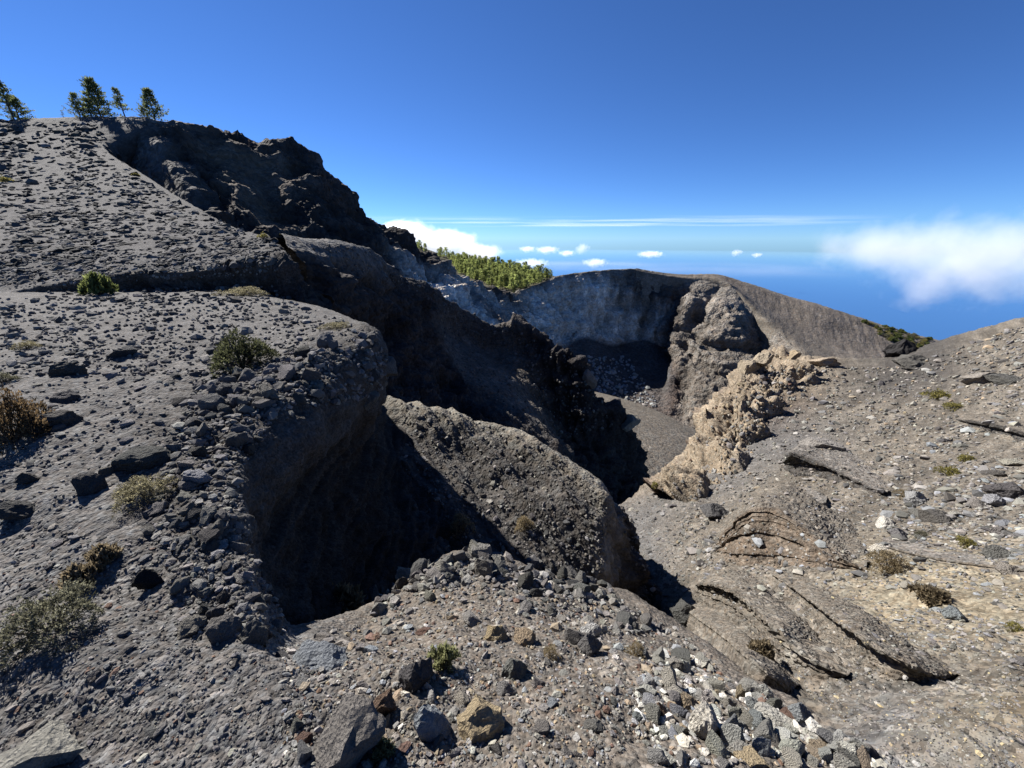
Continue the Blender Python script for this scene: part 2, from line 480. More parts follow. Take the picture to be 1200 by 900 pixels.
# ---- dark spur and the cliff of the lava plateau behind the rib
spur_front = [  # brown kind on the spur top also puts its sunlight into the colour
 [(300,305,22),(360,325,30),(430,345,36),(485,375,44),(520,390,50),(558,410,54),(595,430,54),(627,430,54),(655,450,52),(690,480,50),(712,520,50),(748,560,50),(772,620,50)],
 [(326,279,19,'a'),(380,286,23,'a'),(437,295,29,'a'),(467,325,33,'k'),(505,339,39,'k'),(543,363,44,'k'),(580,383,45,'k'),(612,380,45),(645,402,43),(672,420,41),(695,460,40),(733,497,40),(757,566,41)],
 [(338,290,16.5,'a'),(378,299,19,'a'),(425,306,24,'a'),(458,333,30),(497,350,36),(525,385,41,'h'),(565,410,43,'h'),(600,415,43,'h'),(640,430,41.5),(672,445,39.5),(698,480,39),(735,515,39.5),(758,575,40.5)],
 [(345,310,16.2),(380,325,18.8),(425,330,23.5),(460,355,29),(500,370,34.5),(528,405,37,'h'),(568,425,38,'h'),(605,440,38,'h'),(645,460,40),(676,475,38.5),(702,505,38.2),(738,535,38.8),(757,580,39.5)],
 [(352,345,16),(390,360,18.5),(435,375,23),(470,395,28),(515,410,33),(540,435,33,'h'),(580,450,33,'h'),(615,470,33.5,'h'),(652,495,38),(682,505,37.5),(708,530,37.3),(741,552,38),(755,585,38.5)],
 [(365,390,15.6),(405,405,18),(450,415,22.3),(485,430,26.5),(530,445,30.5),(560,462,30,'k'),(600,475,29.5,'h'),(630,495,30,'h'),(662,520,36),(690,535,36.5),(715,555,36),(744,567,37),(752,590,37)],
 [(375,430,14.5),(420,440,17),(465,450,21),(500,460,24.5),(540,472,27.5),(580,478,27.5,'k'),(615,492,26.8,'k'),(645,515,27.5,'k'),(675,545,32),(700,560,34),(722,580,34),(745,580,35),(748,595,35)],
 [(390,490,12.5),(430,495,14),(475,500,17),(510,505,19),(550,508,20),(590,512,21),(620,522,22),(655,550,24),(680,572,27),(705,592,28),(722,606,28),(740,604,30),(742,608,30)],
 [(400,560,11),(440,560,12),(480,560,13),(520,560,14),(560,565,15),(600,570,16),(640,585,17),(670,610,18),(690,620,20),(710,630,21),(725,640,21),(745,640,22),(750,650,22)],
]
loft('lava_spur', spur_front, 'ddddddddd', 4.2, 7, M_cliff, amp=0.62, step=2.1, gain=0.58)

# ---- long cinder slope with the bank at its foot
E = [
 [(-150,358,12.8),(0,352,13),(80,350,13.2),(160,352,13),(240,348,13.2),(300,350,13.2),(335,360,12.8),(365,382,12.2)],
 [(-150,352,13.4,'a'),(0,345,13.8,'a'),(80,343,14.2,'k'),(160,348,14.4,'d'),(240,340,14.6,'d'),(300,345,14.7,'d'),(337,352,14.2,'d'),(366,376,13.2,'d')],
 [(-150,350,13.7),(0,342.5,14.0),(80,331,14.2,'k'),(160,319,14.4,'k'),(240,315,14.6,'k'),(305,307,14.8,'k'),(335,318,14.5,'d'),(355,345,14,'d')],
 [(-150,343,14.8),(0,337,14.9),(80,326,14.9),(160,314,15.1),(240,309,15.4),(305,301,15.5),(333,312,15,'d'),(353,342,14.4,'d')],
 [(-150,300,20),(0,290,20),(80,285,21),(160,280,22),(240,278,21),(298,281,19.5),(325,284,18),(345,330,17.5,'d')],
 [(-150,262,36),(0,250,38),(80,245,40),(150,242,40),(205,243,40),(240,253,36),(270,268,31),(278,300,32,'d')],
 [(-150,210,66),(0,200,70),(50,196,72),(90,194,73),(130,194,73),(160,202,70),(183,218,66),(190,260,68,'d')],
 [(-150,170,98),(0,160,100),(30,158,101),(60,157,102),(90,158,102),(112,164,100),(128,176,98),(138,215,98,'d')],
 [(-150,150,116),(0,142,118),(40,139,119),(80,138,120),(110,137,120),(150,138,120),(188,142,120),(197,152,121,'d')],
 [(-150,170,150),(0,160,150),(40,160,150),(80,160,150),(110,160,150),(150,160,150),(190,165,150),(210,175,150)],
]
loft('cinder_slope', E, 'akaeeeeeee', 1.6, 6, M_slope, amp=0.6, step=2.3)

# ---- the crater: dark ridge on the left, far wall, buttresses on the right
rim = [(60,152,112), (130,140,118), (195,142,120), (255,146,128), (300,162,133), (350,182,140), (380,208,145), (412,238,152), (450,274,163), (500,297,185), (545,326,210), (590,348,238), (620,336,268), (660,323,290), (700,318,300), (745,316,305), (790,325,303),
       (815, 326, 300), (825, 328, 298), (848, 333.5, 292), (856, 337, 284), (868, 350, 272), (880, 361, 262), (895, 374, 250), (911, 389, 235), (946, 419, 204)]
upp = [(60,240,107,'d'), (170,168,108,'a'), (205,165,114,'d'), (270,185,118,'w'), (310,200,124,'w'), (360,215,130,'d'), (395,240,135,'r'), (425,265,143,'d'), (460,295,155,'d'), (510,315,177,'d'), (552,338,203,'b'), (593,356,232,'d'), (622,350,264,'b'), (662,342,286,'b'), (700,340,296,'b'), (745,340,301,'d'), (790,352,296,'d'),  # brown kind on the left ridge puts its sunlit patch into the colour
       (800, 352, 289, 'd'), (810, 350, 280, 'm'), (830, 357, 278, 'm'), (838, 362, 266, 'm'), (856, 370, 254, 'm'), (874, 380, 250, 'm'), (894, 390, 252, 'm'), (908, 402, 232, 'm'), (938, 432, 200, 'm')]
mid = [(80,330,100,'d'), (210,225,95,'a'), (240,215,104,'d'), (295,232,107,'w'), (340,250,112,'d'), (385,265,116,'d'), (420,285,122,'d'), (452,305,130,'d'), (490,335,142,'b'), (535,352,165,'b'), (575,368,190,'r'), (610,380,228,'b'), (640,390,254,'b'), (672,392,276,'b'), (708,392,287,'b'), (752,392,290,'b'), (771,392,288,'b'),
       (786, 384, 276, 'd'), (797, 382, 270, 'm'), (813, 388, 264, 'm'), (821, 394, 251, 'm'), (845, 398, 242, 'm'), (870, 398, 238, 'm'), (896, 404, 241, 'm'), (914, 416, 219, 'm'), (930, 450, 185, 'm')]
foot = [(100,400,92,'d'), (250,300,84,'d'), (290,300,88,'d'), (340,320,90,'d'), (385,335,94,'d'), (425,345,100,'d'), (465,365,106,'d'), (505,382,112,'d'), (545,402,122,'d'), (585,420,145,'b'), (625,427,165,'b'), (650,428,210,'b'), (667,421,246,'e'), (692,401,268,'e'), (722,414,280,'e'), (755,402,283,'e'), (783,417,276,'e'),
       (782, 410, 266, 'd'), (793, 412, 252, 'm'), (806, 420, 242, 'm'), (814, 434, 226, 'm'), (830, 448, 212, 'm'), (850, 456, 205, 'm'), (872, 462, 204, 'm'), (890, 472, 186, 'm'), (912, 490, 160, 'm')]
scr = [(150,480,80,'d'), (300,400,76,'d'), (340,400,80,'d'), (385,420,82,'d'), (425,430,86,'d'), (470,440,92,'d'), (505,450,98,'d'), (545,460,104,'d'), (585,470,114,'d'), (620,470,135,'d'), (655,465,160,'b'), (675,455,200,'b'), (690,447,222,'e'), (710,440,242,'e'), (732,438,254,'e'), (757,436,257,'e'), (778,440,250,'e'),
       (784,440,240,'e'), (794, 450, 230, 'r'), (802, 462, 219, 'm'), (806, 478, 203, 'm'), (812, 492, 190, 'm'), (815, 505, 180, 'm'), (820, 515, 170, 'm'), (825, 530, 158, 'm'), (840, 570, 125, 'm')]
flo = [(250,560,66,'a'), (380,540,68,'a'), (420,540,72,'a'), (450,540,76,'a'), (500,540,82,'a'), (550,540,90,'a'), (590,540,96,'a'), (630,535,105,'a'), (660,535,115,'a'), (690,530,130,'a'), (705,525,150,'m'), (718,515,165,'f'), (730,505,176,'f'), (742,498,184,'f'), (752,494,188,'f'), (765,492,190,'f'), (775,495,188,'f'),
       (775,496,188,'f'), (779,500,183,'f'), (783,506,179,'f'), (785,513,173,'f'), (787,520,167,'f'), (788,528,160,'f'), (790,538,153,'f'), (792, 550, 146, 'a'), (795, 580, 125, 'a')]
nea = [(300,650,56), (420,620,58), (460,620,60), (500,620,64), (550,620,68), (600,620,74), (640,610,80), (670,600,88), (690,590,96), (705,580,108), (718,572,120), (728,566,130), (738,562,136), (746,560,140), (754,558,142), (762,557,144), (768,558,143),
       (773, 558, 142), (775, 560, 141), (777, 563, 139), (779, 566, 136), (781, 570, 133), (784, 575, 130), (786, 580, 126), (790, 588, 120), (795, 600, 115)]
back = [(p[0] + 14, p[1] + 26, p[2] + 45) for p in rim[:12]] + [(p[0] + 8, p[1] + 3.0, p[2] + 9) for p in rim[12:]]
rimk = 'aaaddddddddd' + 'plllllllllllll'
def _between(f, push):
    out_ = []
    for _k, (a_, b_) in enumerate(zip(mid, foot)):
        px_, py_ = a_[0] * (1 - f) + b_[0] * f, a_[1] * (1 - f) + b_[1] * f
        za, zb = P(*a_[:3]), P(*b_[:3])
        Y_ = za[1] * (1 - f) + zb[1] * f
        out_.append((px_, py_, Y_ + (push if 18 <= _k <= 24 else 0), a_[3] if f < .5 else b_[3]))
    return out_
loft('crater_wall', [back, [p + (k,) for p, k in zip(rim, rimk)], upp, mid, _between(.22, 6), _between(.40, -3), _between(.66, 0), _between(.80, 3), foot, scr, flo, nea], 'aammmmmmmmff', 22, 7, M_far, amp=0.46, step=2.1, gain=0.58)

# ---- outer flank of the crater cone, running down to the right
Hs = [(745,314.5,307),(790,321.5,312),(830,321.5,318),(848,323.5,318),(880,333,313),(920,346,307),(960,357,300),(1010,373,292),(1060,389,283),(1110,402,275),(1250,450,255)]
Hb = [(745,317,304),(790,326,301.5),(826,329,296.5),(853,336.5,286.5),(881,363,260.5),(911,391,233.5),(946,421,203),(1010,445,190),(1080,465,180),(1150,475,175),(1250,525,160)]
Hm = [tuple(np.array(a) * .5 + np.array(b) * .5) for a, b in zip(Hs, Hb)]
Hk = [(p[0] + 12, p[1] + 30, p[2] + 110) for p in Hs]
loft('crater_cone', [Hk, Hs, Hm, Hb, [(p[0], p[1] + 50, p[2] - 6) for p in Hb]], 'lccom', 16, 6, M_cone, amp=0.12, step=2.6, rill=((-.45, -1), 3.0, .28))

# ---- the broad slope on the right
I = [
 [(880,500,60),(905,470,60),(945,460,62),(1000,460,62),(1050,460,60),(1100,450,60),(1150,430,58),(1200,420,56),(1500,360,52)],
 [(890,432,42,'t'),(908,422,41,'t'),(945,419,41,'t'),(1000,421,40,'o'),(1050,418,38,'k'),(1100,400,37,'k'),(1150,386,35,'o'),(1200,372,33,'o'),(1500,300,30)],
 [(862,458,35,'t'),(885,450,33.5,'t'),(930,450,32,'t'),(985,450,31),(1040,447,30,'k'),(1100,437,28,'k'),(1160,425,26),(1230,415,24),(1550,380,20)],
 [(836,484,28,'t'),(862,482,26.5,'t'),(905,480,25.5,'r'),(965,480,24),(1030,480,22),(1100,475,20),(1170,470,18),(1250,465,16),(1580,440,13)],
 [(810,520,23.4,'t'),(838,520,22,'t'),(880,520,20,'a'),(945,520,18,'a'),(1020,520,16.3),(1095,520,14.5),(1175,515,13),(1260,510,11.5),(1600,490,9)],
 [(766,562,19.5,'t'),(800,563,17.6,'a'),(850,563,15.8,'a'),(915,560,13.6),(990,560,11.9),(1075,560,10.4),(1170,560,9),(1270,555,8),(1600,540,6.3)],
 [(716,602,15,'a'),(755,608,13.5,'a'),(815,608,11.8,'o'),(880,608,10.4,'o'),(960,610,8.8),(1055,610,7.6),(1160,610,6.6),(1280,605,5.8),(1600,600,4.6)],
 [(726,640,12,'k'),(765,652,9.9,'a'),(812,655,8.5,'o'),(865,655,7.4),(945,660,6.2),(1045,660,5.3,'y'),(1160,665,4.6,'y'),(1290,660,4),(1600,660,3.2)],
 [(735,695,10,'k'),(764,700,7.8,'k'),(805,705,6.6,'o'),(860,712,5.4),(935,718,4.4),(1035,720,3.7,'y'),(1160,725,3.2,'y'),(1300,720,2.8,'y'),(1600,720,2.2)],
 [(755,740,7,'k'),(785,745,5.6,'k'),(820,755,4.4),(870,765,3.4),(940,780,2.55),(1035,785,2.25),(1165,790,1.98,'o'),(1310,790,1.75,'o'),(1600,790,1.4)],
 [(770,800,4.2),(800,815,3.0),(840,830,2.2),(895,840,1.75),(970,850,1.35),(1065,855,1.17,'a'),(1180,860,1.05,'y'),(1320,860,.95,'y'),(1600,860,.8)],
 [(790,935,2.0),(820,935,1.4),(870,940,1.05),(910,945,.86),(985,952,.74),(1085,955,.68,'a'),(1200,955,.66,'o'),(1340,955,.64),(1600,955,.6)],
 [w(.5,-3,-2.2),w(.9,-3,-2.1),w(1.3,-3,-2),w(1.8,-3,-1.9),w(2.4,-3,-1.8),w(3,-3,-1.75),w(3.8,-3,-1.7),w(5,-3,-1.6),w(8,-3,-1.3)],
]
for _r in I:
    a_, b_ = [np.array(P(*q[:3]) if q[0] != 'w' else q[1:4]) for q in _r[-2:]]
    e_ = b_ + (b_ - a_) / (np.linalg.norm(b_ - a_) + 1e-6) * 45.0
    _r.append(w(e_[0], e_[1], b_[2] - 2.0))
loft('rocky_slope', I, 'ooooooooooooo', 0.8, 7, M_slope, amp=0.6, step=2.7, rill=((.2, -1), .42, .045), gain=0.55)

# ---- wooded hill beyond the crater
J = [
 [(420,300,1200),(477,310,1150),(525,320,1100),(560,325,1050),(600,330,980),(640,340,900),(680,350,850),(730,360,800)],
 [(425,256,900),(477,283,850),(525,300,800),(560,307,760),(600,314,700),(640,322,640),(680,332,600),(730,342,560)],
 [(440,290,640),(480,306,600),(525,318,560),(560,324,540),(605,328,530),(645,329,520),(685,336,500),(735,345,490)],
 [(450,340,420),(490,345,400),(530,350,390),(570,352,390),(612,352,390),(652,346,410),(690,346,420),(740,350,425)],
 [(450,420,350),(490,420,340),(530,420,330),(570,420,330),(612,420,330),(652,420,340),(690,420,350),(740,420,360)],
]
loft('wooded_hill', J, 'g', 40, 4, M_cone, amp=0.15, step=4)

# ---- the island underneath, falling to the sea, and the sea itself
def island():
    na, rr = 96, [0, 40, 80, 160, 260, 420, 800, 1600, 3000, 5000, 7000]
    zz = [-60, -62, -75, -120, -150, -190, -360, -720, -1250, -1800, -2050]
    V, F = [(0, 120, -60)], []
    V = []
    for r, z in zip(rr, zz):
        for k in range(na):
            a = 2 * math.pi * k / na
            V.append((max(r, .5) * math.cos(a), 120 + max(r, .5) * math.sin(a), z))
    V = np.array(V, float)
    V[:, 2] += fbm(V / 300.0, 4) * np.clip(np.hypot(V[:, 0], V[:, 1] - 120) - 300, 0, 800) * 0.05
    for i in range(len(rr) - 1):
        for k in range(na):
            k2 = (k + 1) % na
            F.append((i * na + k, i * na + k2, (i + 1) * na + k2, (i + 1) * na + k))
    o = link('ground', new_mesh('ground', V, F, True, np.tile(KINDS['o'][0], (len(V), 1))), M_cone)
    o['kind'] = 'structure'
island()

def sea():
    m, nt, out = node_mat('sea_water')
    bs = nd(nt, 'ShaderNodeBsdfPrincipled', Roughness=0.05, IOR=1.33)
    bs.inputs['Base Color'].default_value = (0.040, 0.110, 0.245, 1)  # base colour lightened to carry the haze over the water
    geo = nd(nt, 'ShaderNodeNewGeometry')
    nz = nd(nt, 'ShaderNodeTexNoise', Scale=0.004, Detail=6.0)
    nt.links.new(geo.outputs['Position'], nz.inputs['Vector'])
    bp = nd(nt, 'ShaderNodeBump', Strength=0.02, Distance=6.0)
    nt.links.new(nz.outputs[0], bp.inputs['Height'])
    nt.links.new(bp.outputs[0], bs.inputs['Normal'])
    nt.links.new(bs.outputs[0], out.inputs[0])
    na = 128
    rr = [0.0, 2000, 6000, 15000, 40000, 90000, 160000]
    V, F = [], []
    for r in rr:
        for k in range(na):
            a = 2 * math.pi * k / na
            V.append((max(r, 1) * math.cos(a), max(r, 1) * math.sin(a), -1900 - r * r / 12742000.0))
    for i in range(len(rr) - 1):
        for k in range(na):
            k2 = (k + 1) % na
            F.append((i * na + k, i * na + k2, (i + 1) * na + k2, (i + 1) * na + k))
    o = link('sea', new_mesh('sea', V, F), m)
    o['kind'] = 'structure'
sea()

# ================================================================== layered outcrops on the right slope
_VV, _FF, _off = [], [], 0
for t in TERRAIN:
    _VV.append(t['V']); _FF.append(t['F'] + _off); _off += len(t['V'])
_B0 = BVHTree.FromPolygons(np.concatenate(_VV).tolist(), np.concatenate(_FF).tolist())

def ground_at(px, py):
    d = Vector(P(px, py, 1.0)).normalized()
    p, n, i, dist = _B0.ray_cast(Vector((0, 0, 0)), d)
    return p

def outcrop(name, foot, brow, back, layers, tone, mat, label, lean=0.8, jag=1.0, top='o', under=0.0, seed=0):
    """A bank of hardened ash layers: FOOT and BROW are the lower and upper edge of its broken face, BACK the line where its top meets the slope."""
    rs = np.random.RandomState(seed)
    m = len(foot)
    F0 = []
    for (x, y) in foot:
        p = ground_at(x, y)
        F0.append(p)
    ctrl = []
    hs = []
    B0 = []
    for f, (x, y) in zip(F0, brow):
        up_ = Vector(P(x, y, f.y)).z - f.z
        b = Vector(P(x, y, f.y + lean * max(up_, 0.0)))
        B0.append(b); hs.append((b - f).length)
    hmax = max(hs)
    rows = []
    c = KINDS[tone][0]
    F0 = np.array([f[:] for f in F0]); B0 = np.array([b[:] for b in B0])
    tang = np.gradient(F0, axis=0)
    nrm = np.stack([tang[:, 1], -tang[:, 0], np.zeros(m)], 1)
    nrm /= np.linalg.norm(nrm, axis=1)[:, None] + 1e-9        # plan direction out of the face (to the right of foot's run)
    hh = np.array(hs)[:, None]
    rows.append((F0 + nrm * 0.1 * hh - np.array((0, 0, .6)) * hmax, 0))
    for k in range(layers):
        f0, f1 = k / layers, (k + 0.82) / layers
        pr = rs.uniform(-.07, .10) * jag + (under * math.sin(math.pi * (k + .5) / layers) * -1)
        if k == layers - 1:
            pr = 0.08 * jag
        for f in (f0, f1):
            q = F0 * (1 - f) + B0 * f + nrm * (pr * hh)
            rows.append((q, 1))
    K0 = np.array([ground_at(x, y)[:] for (x, y) in back])
    for f, dz in ((0.04, .01), (.3, .03), (.65, .03), (1.0, -.02), (1.15, -.25)):
        q = B0 * (1 - f) + K0 * f + np.array((0, 0, dz * hmax))
        rows.append((q, 2))
    A = np.zeros((len(rows), m, 9))
    for i, (q, kind) in enumerate(rows):
        A[i, :, :3] = q
        cc = np.array(KINDS[top][0] if kind == 2 else c) * (1 if kind == 2 else rs.uniform(.75, 1.25))
        A[i, :, 3:6] = cc
    px, py, Z = project(A.reshape(-1, 9))
    XY = np.stack([px, py], 1).reshape(len(rows), m, 2)
    okk = np.ones((len(rows), m), bool)
    cu = [max(6, int(k)) for k in seg_counts(XY.transpose(1, 0, 2), okk.T, 2.0, 80)]
    Bq = catmull(A.transpose(1, 0, 2), cu).transpose(1, 0, 2)
    # straight between rows so that the layers keep their edges
    out = []
    for i in range(len(Bq) - 1):
        n_ = 2 if 0 < i <= 2 * layers else 8
        for t in np.arange(n_) / n_:
            out.append(Bq[i] * (1 - t) + Bq[i + 1] * t)
    out.append(Bq[-1])
    B = np.stack(out)
    h, wd = B.shape[:2]
    V = B[..., :3].reshape(-1, 3); Cc = B[..., 3:6].reshape(-1, 3).copy()
    s = hmax * 0.5
    nn = np.repeat(nrm, 1, axis=0)
    G = V.reshape(h, wd, 3)
    Nn = np.cross(np.gradient(G, axis=1), np.gradient(G, axis=0)).reshape(-1, 3)
    Nn /= np.linalg.norm(Nn, axis=1)[:, None] + 1e-9
    V = V + Nn * (fbm(V / s, 6, .58) * s * 0.11)[:, None]
    V[:, :2] += np.stack([fbm(V * np.array((1, 1, 3.)) / s + 7, 4), fbm(V * np.array((1, 1, 3.)) / s + 19, 4)], 1) * s * 0.10 * jag
    Cc *= np.clip(1 + .3 * fbm(V / s * 2 + 3, 4), .5, 1.6)[:, None]
    idx = np.arange(h * wd).reshape(h, wd)
    F = np.stack([idx[:-1, :-1], idx[:-1, 1:], idx[1:, 1:], idx[1:, :-1]], -1).reshape(-1, 4)
    o = link(name, new_mesh(name, V, F, False, Cc), mat)
    tag(o, label, 'rock outcrop')
    TERRAIN.append(dict(name='outcrop', V=V, F=F, obj=o))
    return o

outcrop('rock_outcrop', [(838,648),(854,656),(880,662),(908,663),(942,663),(976,668),(1012,671)], [(840,638),(858,614),(882,594),(910,595),(944,619),(977,648),(1012,668)],
        [(852,606),(872,580),(898,568),(928,566),(960,580),(994,608),(1022,660)], 11, 'w', M_slope, 'big layered brown wedge of rock jutting from the right slope, tapering to the right', lean=.8, jag=.6, seed=4)
outcrop('rock_outcrop', [(810,698),(834,714),(856,728),(880,750),(902,774),(930,790),(960,796),(990,796)], [(816,684),(842,684),(868,696),(890,716),(914,738),(940,762),(966,780),(990,790)],
        [(826,668),(862,664),(894,682),(918,704),(940,726),(964,748),(986,770),(1002,784)], 8, 'o', M_slope, 'curved layered bank with a dark hollow under its brow, below the brown wedge', lean=.2, jag=.9, under=.25, seed=5)
outcrop('rock_outcrop', [(900,677),(926,700),(949,725),(972,752),(997,774),(1024,788),(1052,796),(1082,798),(1112,798)], [(904,672),(930,688),(955,706),(980,724),(1004,740),(1028,756),(1054,772),(1082,786),(1112,795)],
        [(912,666),(944,676),(972,692),(998,706),(1022,720),(1046,738),(1072,756),(1100,774),(1126,788)], 7, 'o', M_slope, 'long lower layered bank with black shade under its lip, in the ochre ground', lean=.12, jag=.9, under=.35, seed=8)
outcrop('rock_outcrop', [(798,720),(823,742),(845,761),(869,783),(896,801),(926,814)], [(803,712),(828,728),(852,745),(876,766),(902,788),(926,810)],
        [(812,704),(838,716),(864,734),(888,754),(914,778),(938,802)], 4, 'o', M_slope, 'faint lowest step of layered ash beside the gully', lean=.3, jag=.9, under=.15, seed=23)
outcrop('rock_outcrop', [(914,548),(928,558),(944,560),(966,562),(992,569),(1034,582)], [(918,542),(928,530),(946,535),(968,544),(994,558),(1034,578)],
        [(930,530),(945,516),(972,520),(1000,532),(1024,548),(1046,574)], 5, 'k', M_slope, 'broken dark scarp with a smooth slab top, above the flat layered slab', lean=.4, jag=.9, under=.3, top='l', seed=11)
outcrop('rock_outcrop', [(1120,494),(1150,504),(1180,512),(1215,522),(1250,528)], [(1120,491),(1150,494),(1180,500),(1215,511),(1250,516)],
        [(1130,484),(1160,486),(1190,490),(1225,500),(1260,506)], 3, 'k', M_slope, 'long thin dark ledge at the right edge of the upper slope', lean=.3, jag=.8, under=.4, seed=14)
outcrop('rock_outcrop', [(1030,640),(1062,652),(1100,660),(1150,668),(1215,676)], [(1030,637),(1062,646),(1100,654),(1150,661),(1215,668)],
        [(1042,628),(1074,632),(1112,640),(1160,646),(1225,652)], 3, 'o', M_slope, 'low broken step in the ochre ground under the grey boulders at right', lean=.6, jag=.8, under=.2, top='l', seed=17)
outcrop('rock_outcrop', [(880,606),(900,618),(930,616),(956,604),(970,596)], [(884,598),(902,604),(930,602),(952,592),(968,588)],
        [(896,580),(915,572),(935,570),(955,574),(970,582)], 3, 'o', M_slope, 'thick tilted slab lying on top of the brown wedge', lean=.3, jag=.7, under=.4, top='l', seed=19)

# the tan crag along the left brink of the right slope
def crag():
    crest = [(800,556,18.0),(822,530,21),(840,498,24.5),(856,470,28),(870,450,32),(888,430,36.5),(908,420,40)]
    rows = []
    for dx, dy, dY, k in ((-26, 26, -1.5, 'r'), (-12, 6, -.6, 't'), (0, -3, 0, 't')):
        rows.append([(795, 590, 14.8, k)] + [(x + dx, y + dy, Y + dY * Y / 26, k) for (x, y, Y) in crest])
    for dx, dy, lift, k in ((14, 8, .5, 't'), (27, 16, .3, 't'), (42, 24, .1, 't'), (62, 34, -.5, 'o')):
        row = [(795, 590, 14.8, k)]
        for (x, y, Y) in crest:
            g = ground_at(x + dx * (.55 + .45 * (560 - y) / 140), y + dy)
            row.append(w(g.x, g.y, g.z + lift * Y / 26, k))
        rows.append(row)
    o = loft('tan_crag', rows, 'ttttttt', 2.6, 7, M_mid, amp=1.0, step=2.0, gain=.62)
crag()

# ================================================================== stones
_VV, _FF, _off = [], [], 0
for t in TERRAIN:
    _VV.append(t['V']); _FF.append(t['F'] + _off); _off += len(t['V'])
BVH = BVHTree.FromPolygons(np.concatenate(_VV).tolist(), np.concatenate(_FF).tolist())
_own = np.concatenate([np.full(len(t['F']), i) for i, t in enumerate(TERRAIN)])

def hit(px, py):
    """Ground point, upward normal, and depth under a pixel of the photograph."""
    d = Vector(P(px, py, 1.0)).normalized() if py > 285 else Vector(P(px, py, 1.0)).normalized()
    p, n, i, dist = BVH.ray_cast(Vector((0, 0, 0)), d)
    if p is None:
        return None
    if n.dot(d) > 0:
        n = -n
    Z = p.y * CT - p.z * ST
    return p, n, Z, TERRAIN[_own[i]]['name']

def ico(sub):
    import bmesh
    bm = bmesh.new()
    bmesh.ops.create_icosphere(bm, subdivisions=sub, radius=1.0)
    V = np.array([v.co[:] for v in bm.verts])
    F = np.array([[v.index for v in f.verts] for f in bm.faces])
    bm.free()
    return V, F
ICO = {k: ico(k) for k in (1, 2, 3, 4)}

def rock_shape(seed, sub, cuts=9, rough=0.05, stretch=(1, .8, .62)):
    rs = np.random.RandomState(seed)
    V, F = ICO[sub]
    V = V.copy()
    for _ in range(cuts):
        n = rs.normal(size=3); n /= np.linalg.norm(n)
        d = rs.uniform(0.38, 0.74)
        s = V @ n
        o = s > d
        V[o] -= n * ((s[o] - d) * 0.98)[:, None]
    V *= np.array(stretch) * rs.uniform(0.85, 1.15, 3)
    if rough and sub >= 3:
        N = V / (np.linalg.norm(V, axis=1)[:, None] + 1e-9)
        V += N * (fbm(V * 2.2 + seed * 3.7, 5, 0.6) * rough * 1.3)[:, None]
        V += N * (fbm(V * 2.0 + seed, 3, 0.6, ridged=True) * rough * 0.5)[:, None]
    elif rough:
        V += rs.normal(size=V.shape) * rough * 0.6
    r = np.abs(V).max(0)
    return V / r.max(), F                    # largest half extent 1

def rock_mat(name, by_object):
    m, nt, out = node_mat(name)
    L = nt.links
    bs = nd(nt, 'ShaderNodeBsdfPrincipled', Roughness=0.93)
    bs.inputs['Specular IOR Level'].default_value = 0.15
    if by_object:
        src = nd(nt, 'ShaderNodeObjectInfo').outputs['Color']
        tc = nd(nt, 'ShaderNodeTexCoord').outputs['Object']
        s = 1.0
    else:
        src = nd(nt, 'ShaderNodeAttribute', attribute_name='Col').outputs['Color']
        tc = nd(nt, 'ShaderNodeNewGeometry').outputs['Position']
        s = 12.0
    n1 = nd(nt, 'ShaderNodeTexNoise', Scale=2.6 * s, Detail=6.0, Roughness=0.7)
    n2 = nd(nt, 'ShaderNodeTexNoise', Scale=11.0 * s, Detail=4.0, Roughness=0.7)
    vo = nd(nt, 'ShaderNodeTexVoronoi', Scale=9.0 * s)
    for n in (n1, n2, vo):
        L.new(tc, n.inputs['Vector'])
    f = mathn(nt, 'MULTIPLY', mathn(nt, 'MULTIPLY_ADD', n1.outputs[0], 1.0, 0.5), mathn(nt, 'MULTIPLY_ADD', n2.outputs[0], 0.5, 0.75))
    mx = nd(nt, 'ShaderNodeVectorMath', operation='SCALE')
    L.new(src, mx.inputs[0]); L.new(f, mx.inputs['Scale'])
    L.new(mx.outputs[0], bs.inputs['Base Color'])
    hh = mathn(nt, 'ADD', mathn(nt, 'MULTIPLY', n2.outputs[0], 0.09), mathn(nt, 'MULTIPLY', vo.outputs['Distance'], 0.05))
    bp = nd(nt, 'ShaderNodeBump', Strength=0.8, Distance=1.0 if by_object else 0.1)
    L.new(hh, bp.inputs['Height'])
    L.new(bp.outputs[0], bs.inputs['Normal'])
    L.new(bs.outputs[0], out.inputs[0])
    return m
M_rock = rock_mat('lava_stone', True)
M_grit = rock_mat('loose_stone_mix', False)

TONES = {
    'dark': (0.070, 0.066, 0.062), 'grey': (0.125, 0.119, 0.112), 'white': (0.42, 0.40, 0.355), 'pale': (0.25, 0.235, 0.205), 'tan': (0.23, 0.182, 0.127),
    'rust': (0.13, 0.084, 0.062), 'blue': (0.20, 0.205, 0.21), 'ochre': (0.31, 0.25, 0.15), 'ash': (0.18, 0.168, 0.15), 'black': (0.022, 0.021, 0.020),
}

def inside(poly, x, y):
    c = False
    j = len(poly) - 1
    for i in range(len(poly)):
        xi, yi = poly[i]; xj, yj = poly[j]
        if (yi > y) != (yj > y) and x < (xj - xi) * (y - yi) / (yj - yi) + xi:
            c = not c
        j = i
    return c

def frame_on(n, yaw, tilt=0.0, rng=random):
    up = Vector(n).normalized()
    up = (up + Vector((0, 0, 0.8))).normalized()
    q = up.to_track_quat('Z', 'Y').to_matrix()
    return q @ Matrix.Rotation(yaw, 3, 'Z') @ Matrix.Rotation(tilt, 3, 'X')

rng = random.Random(11)
STONES = []          # candidate stones: half width in pixels first, so they sort by how large they show

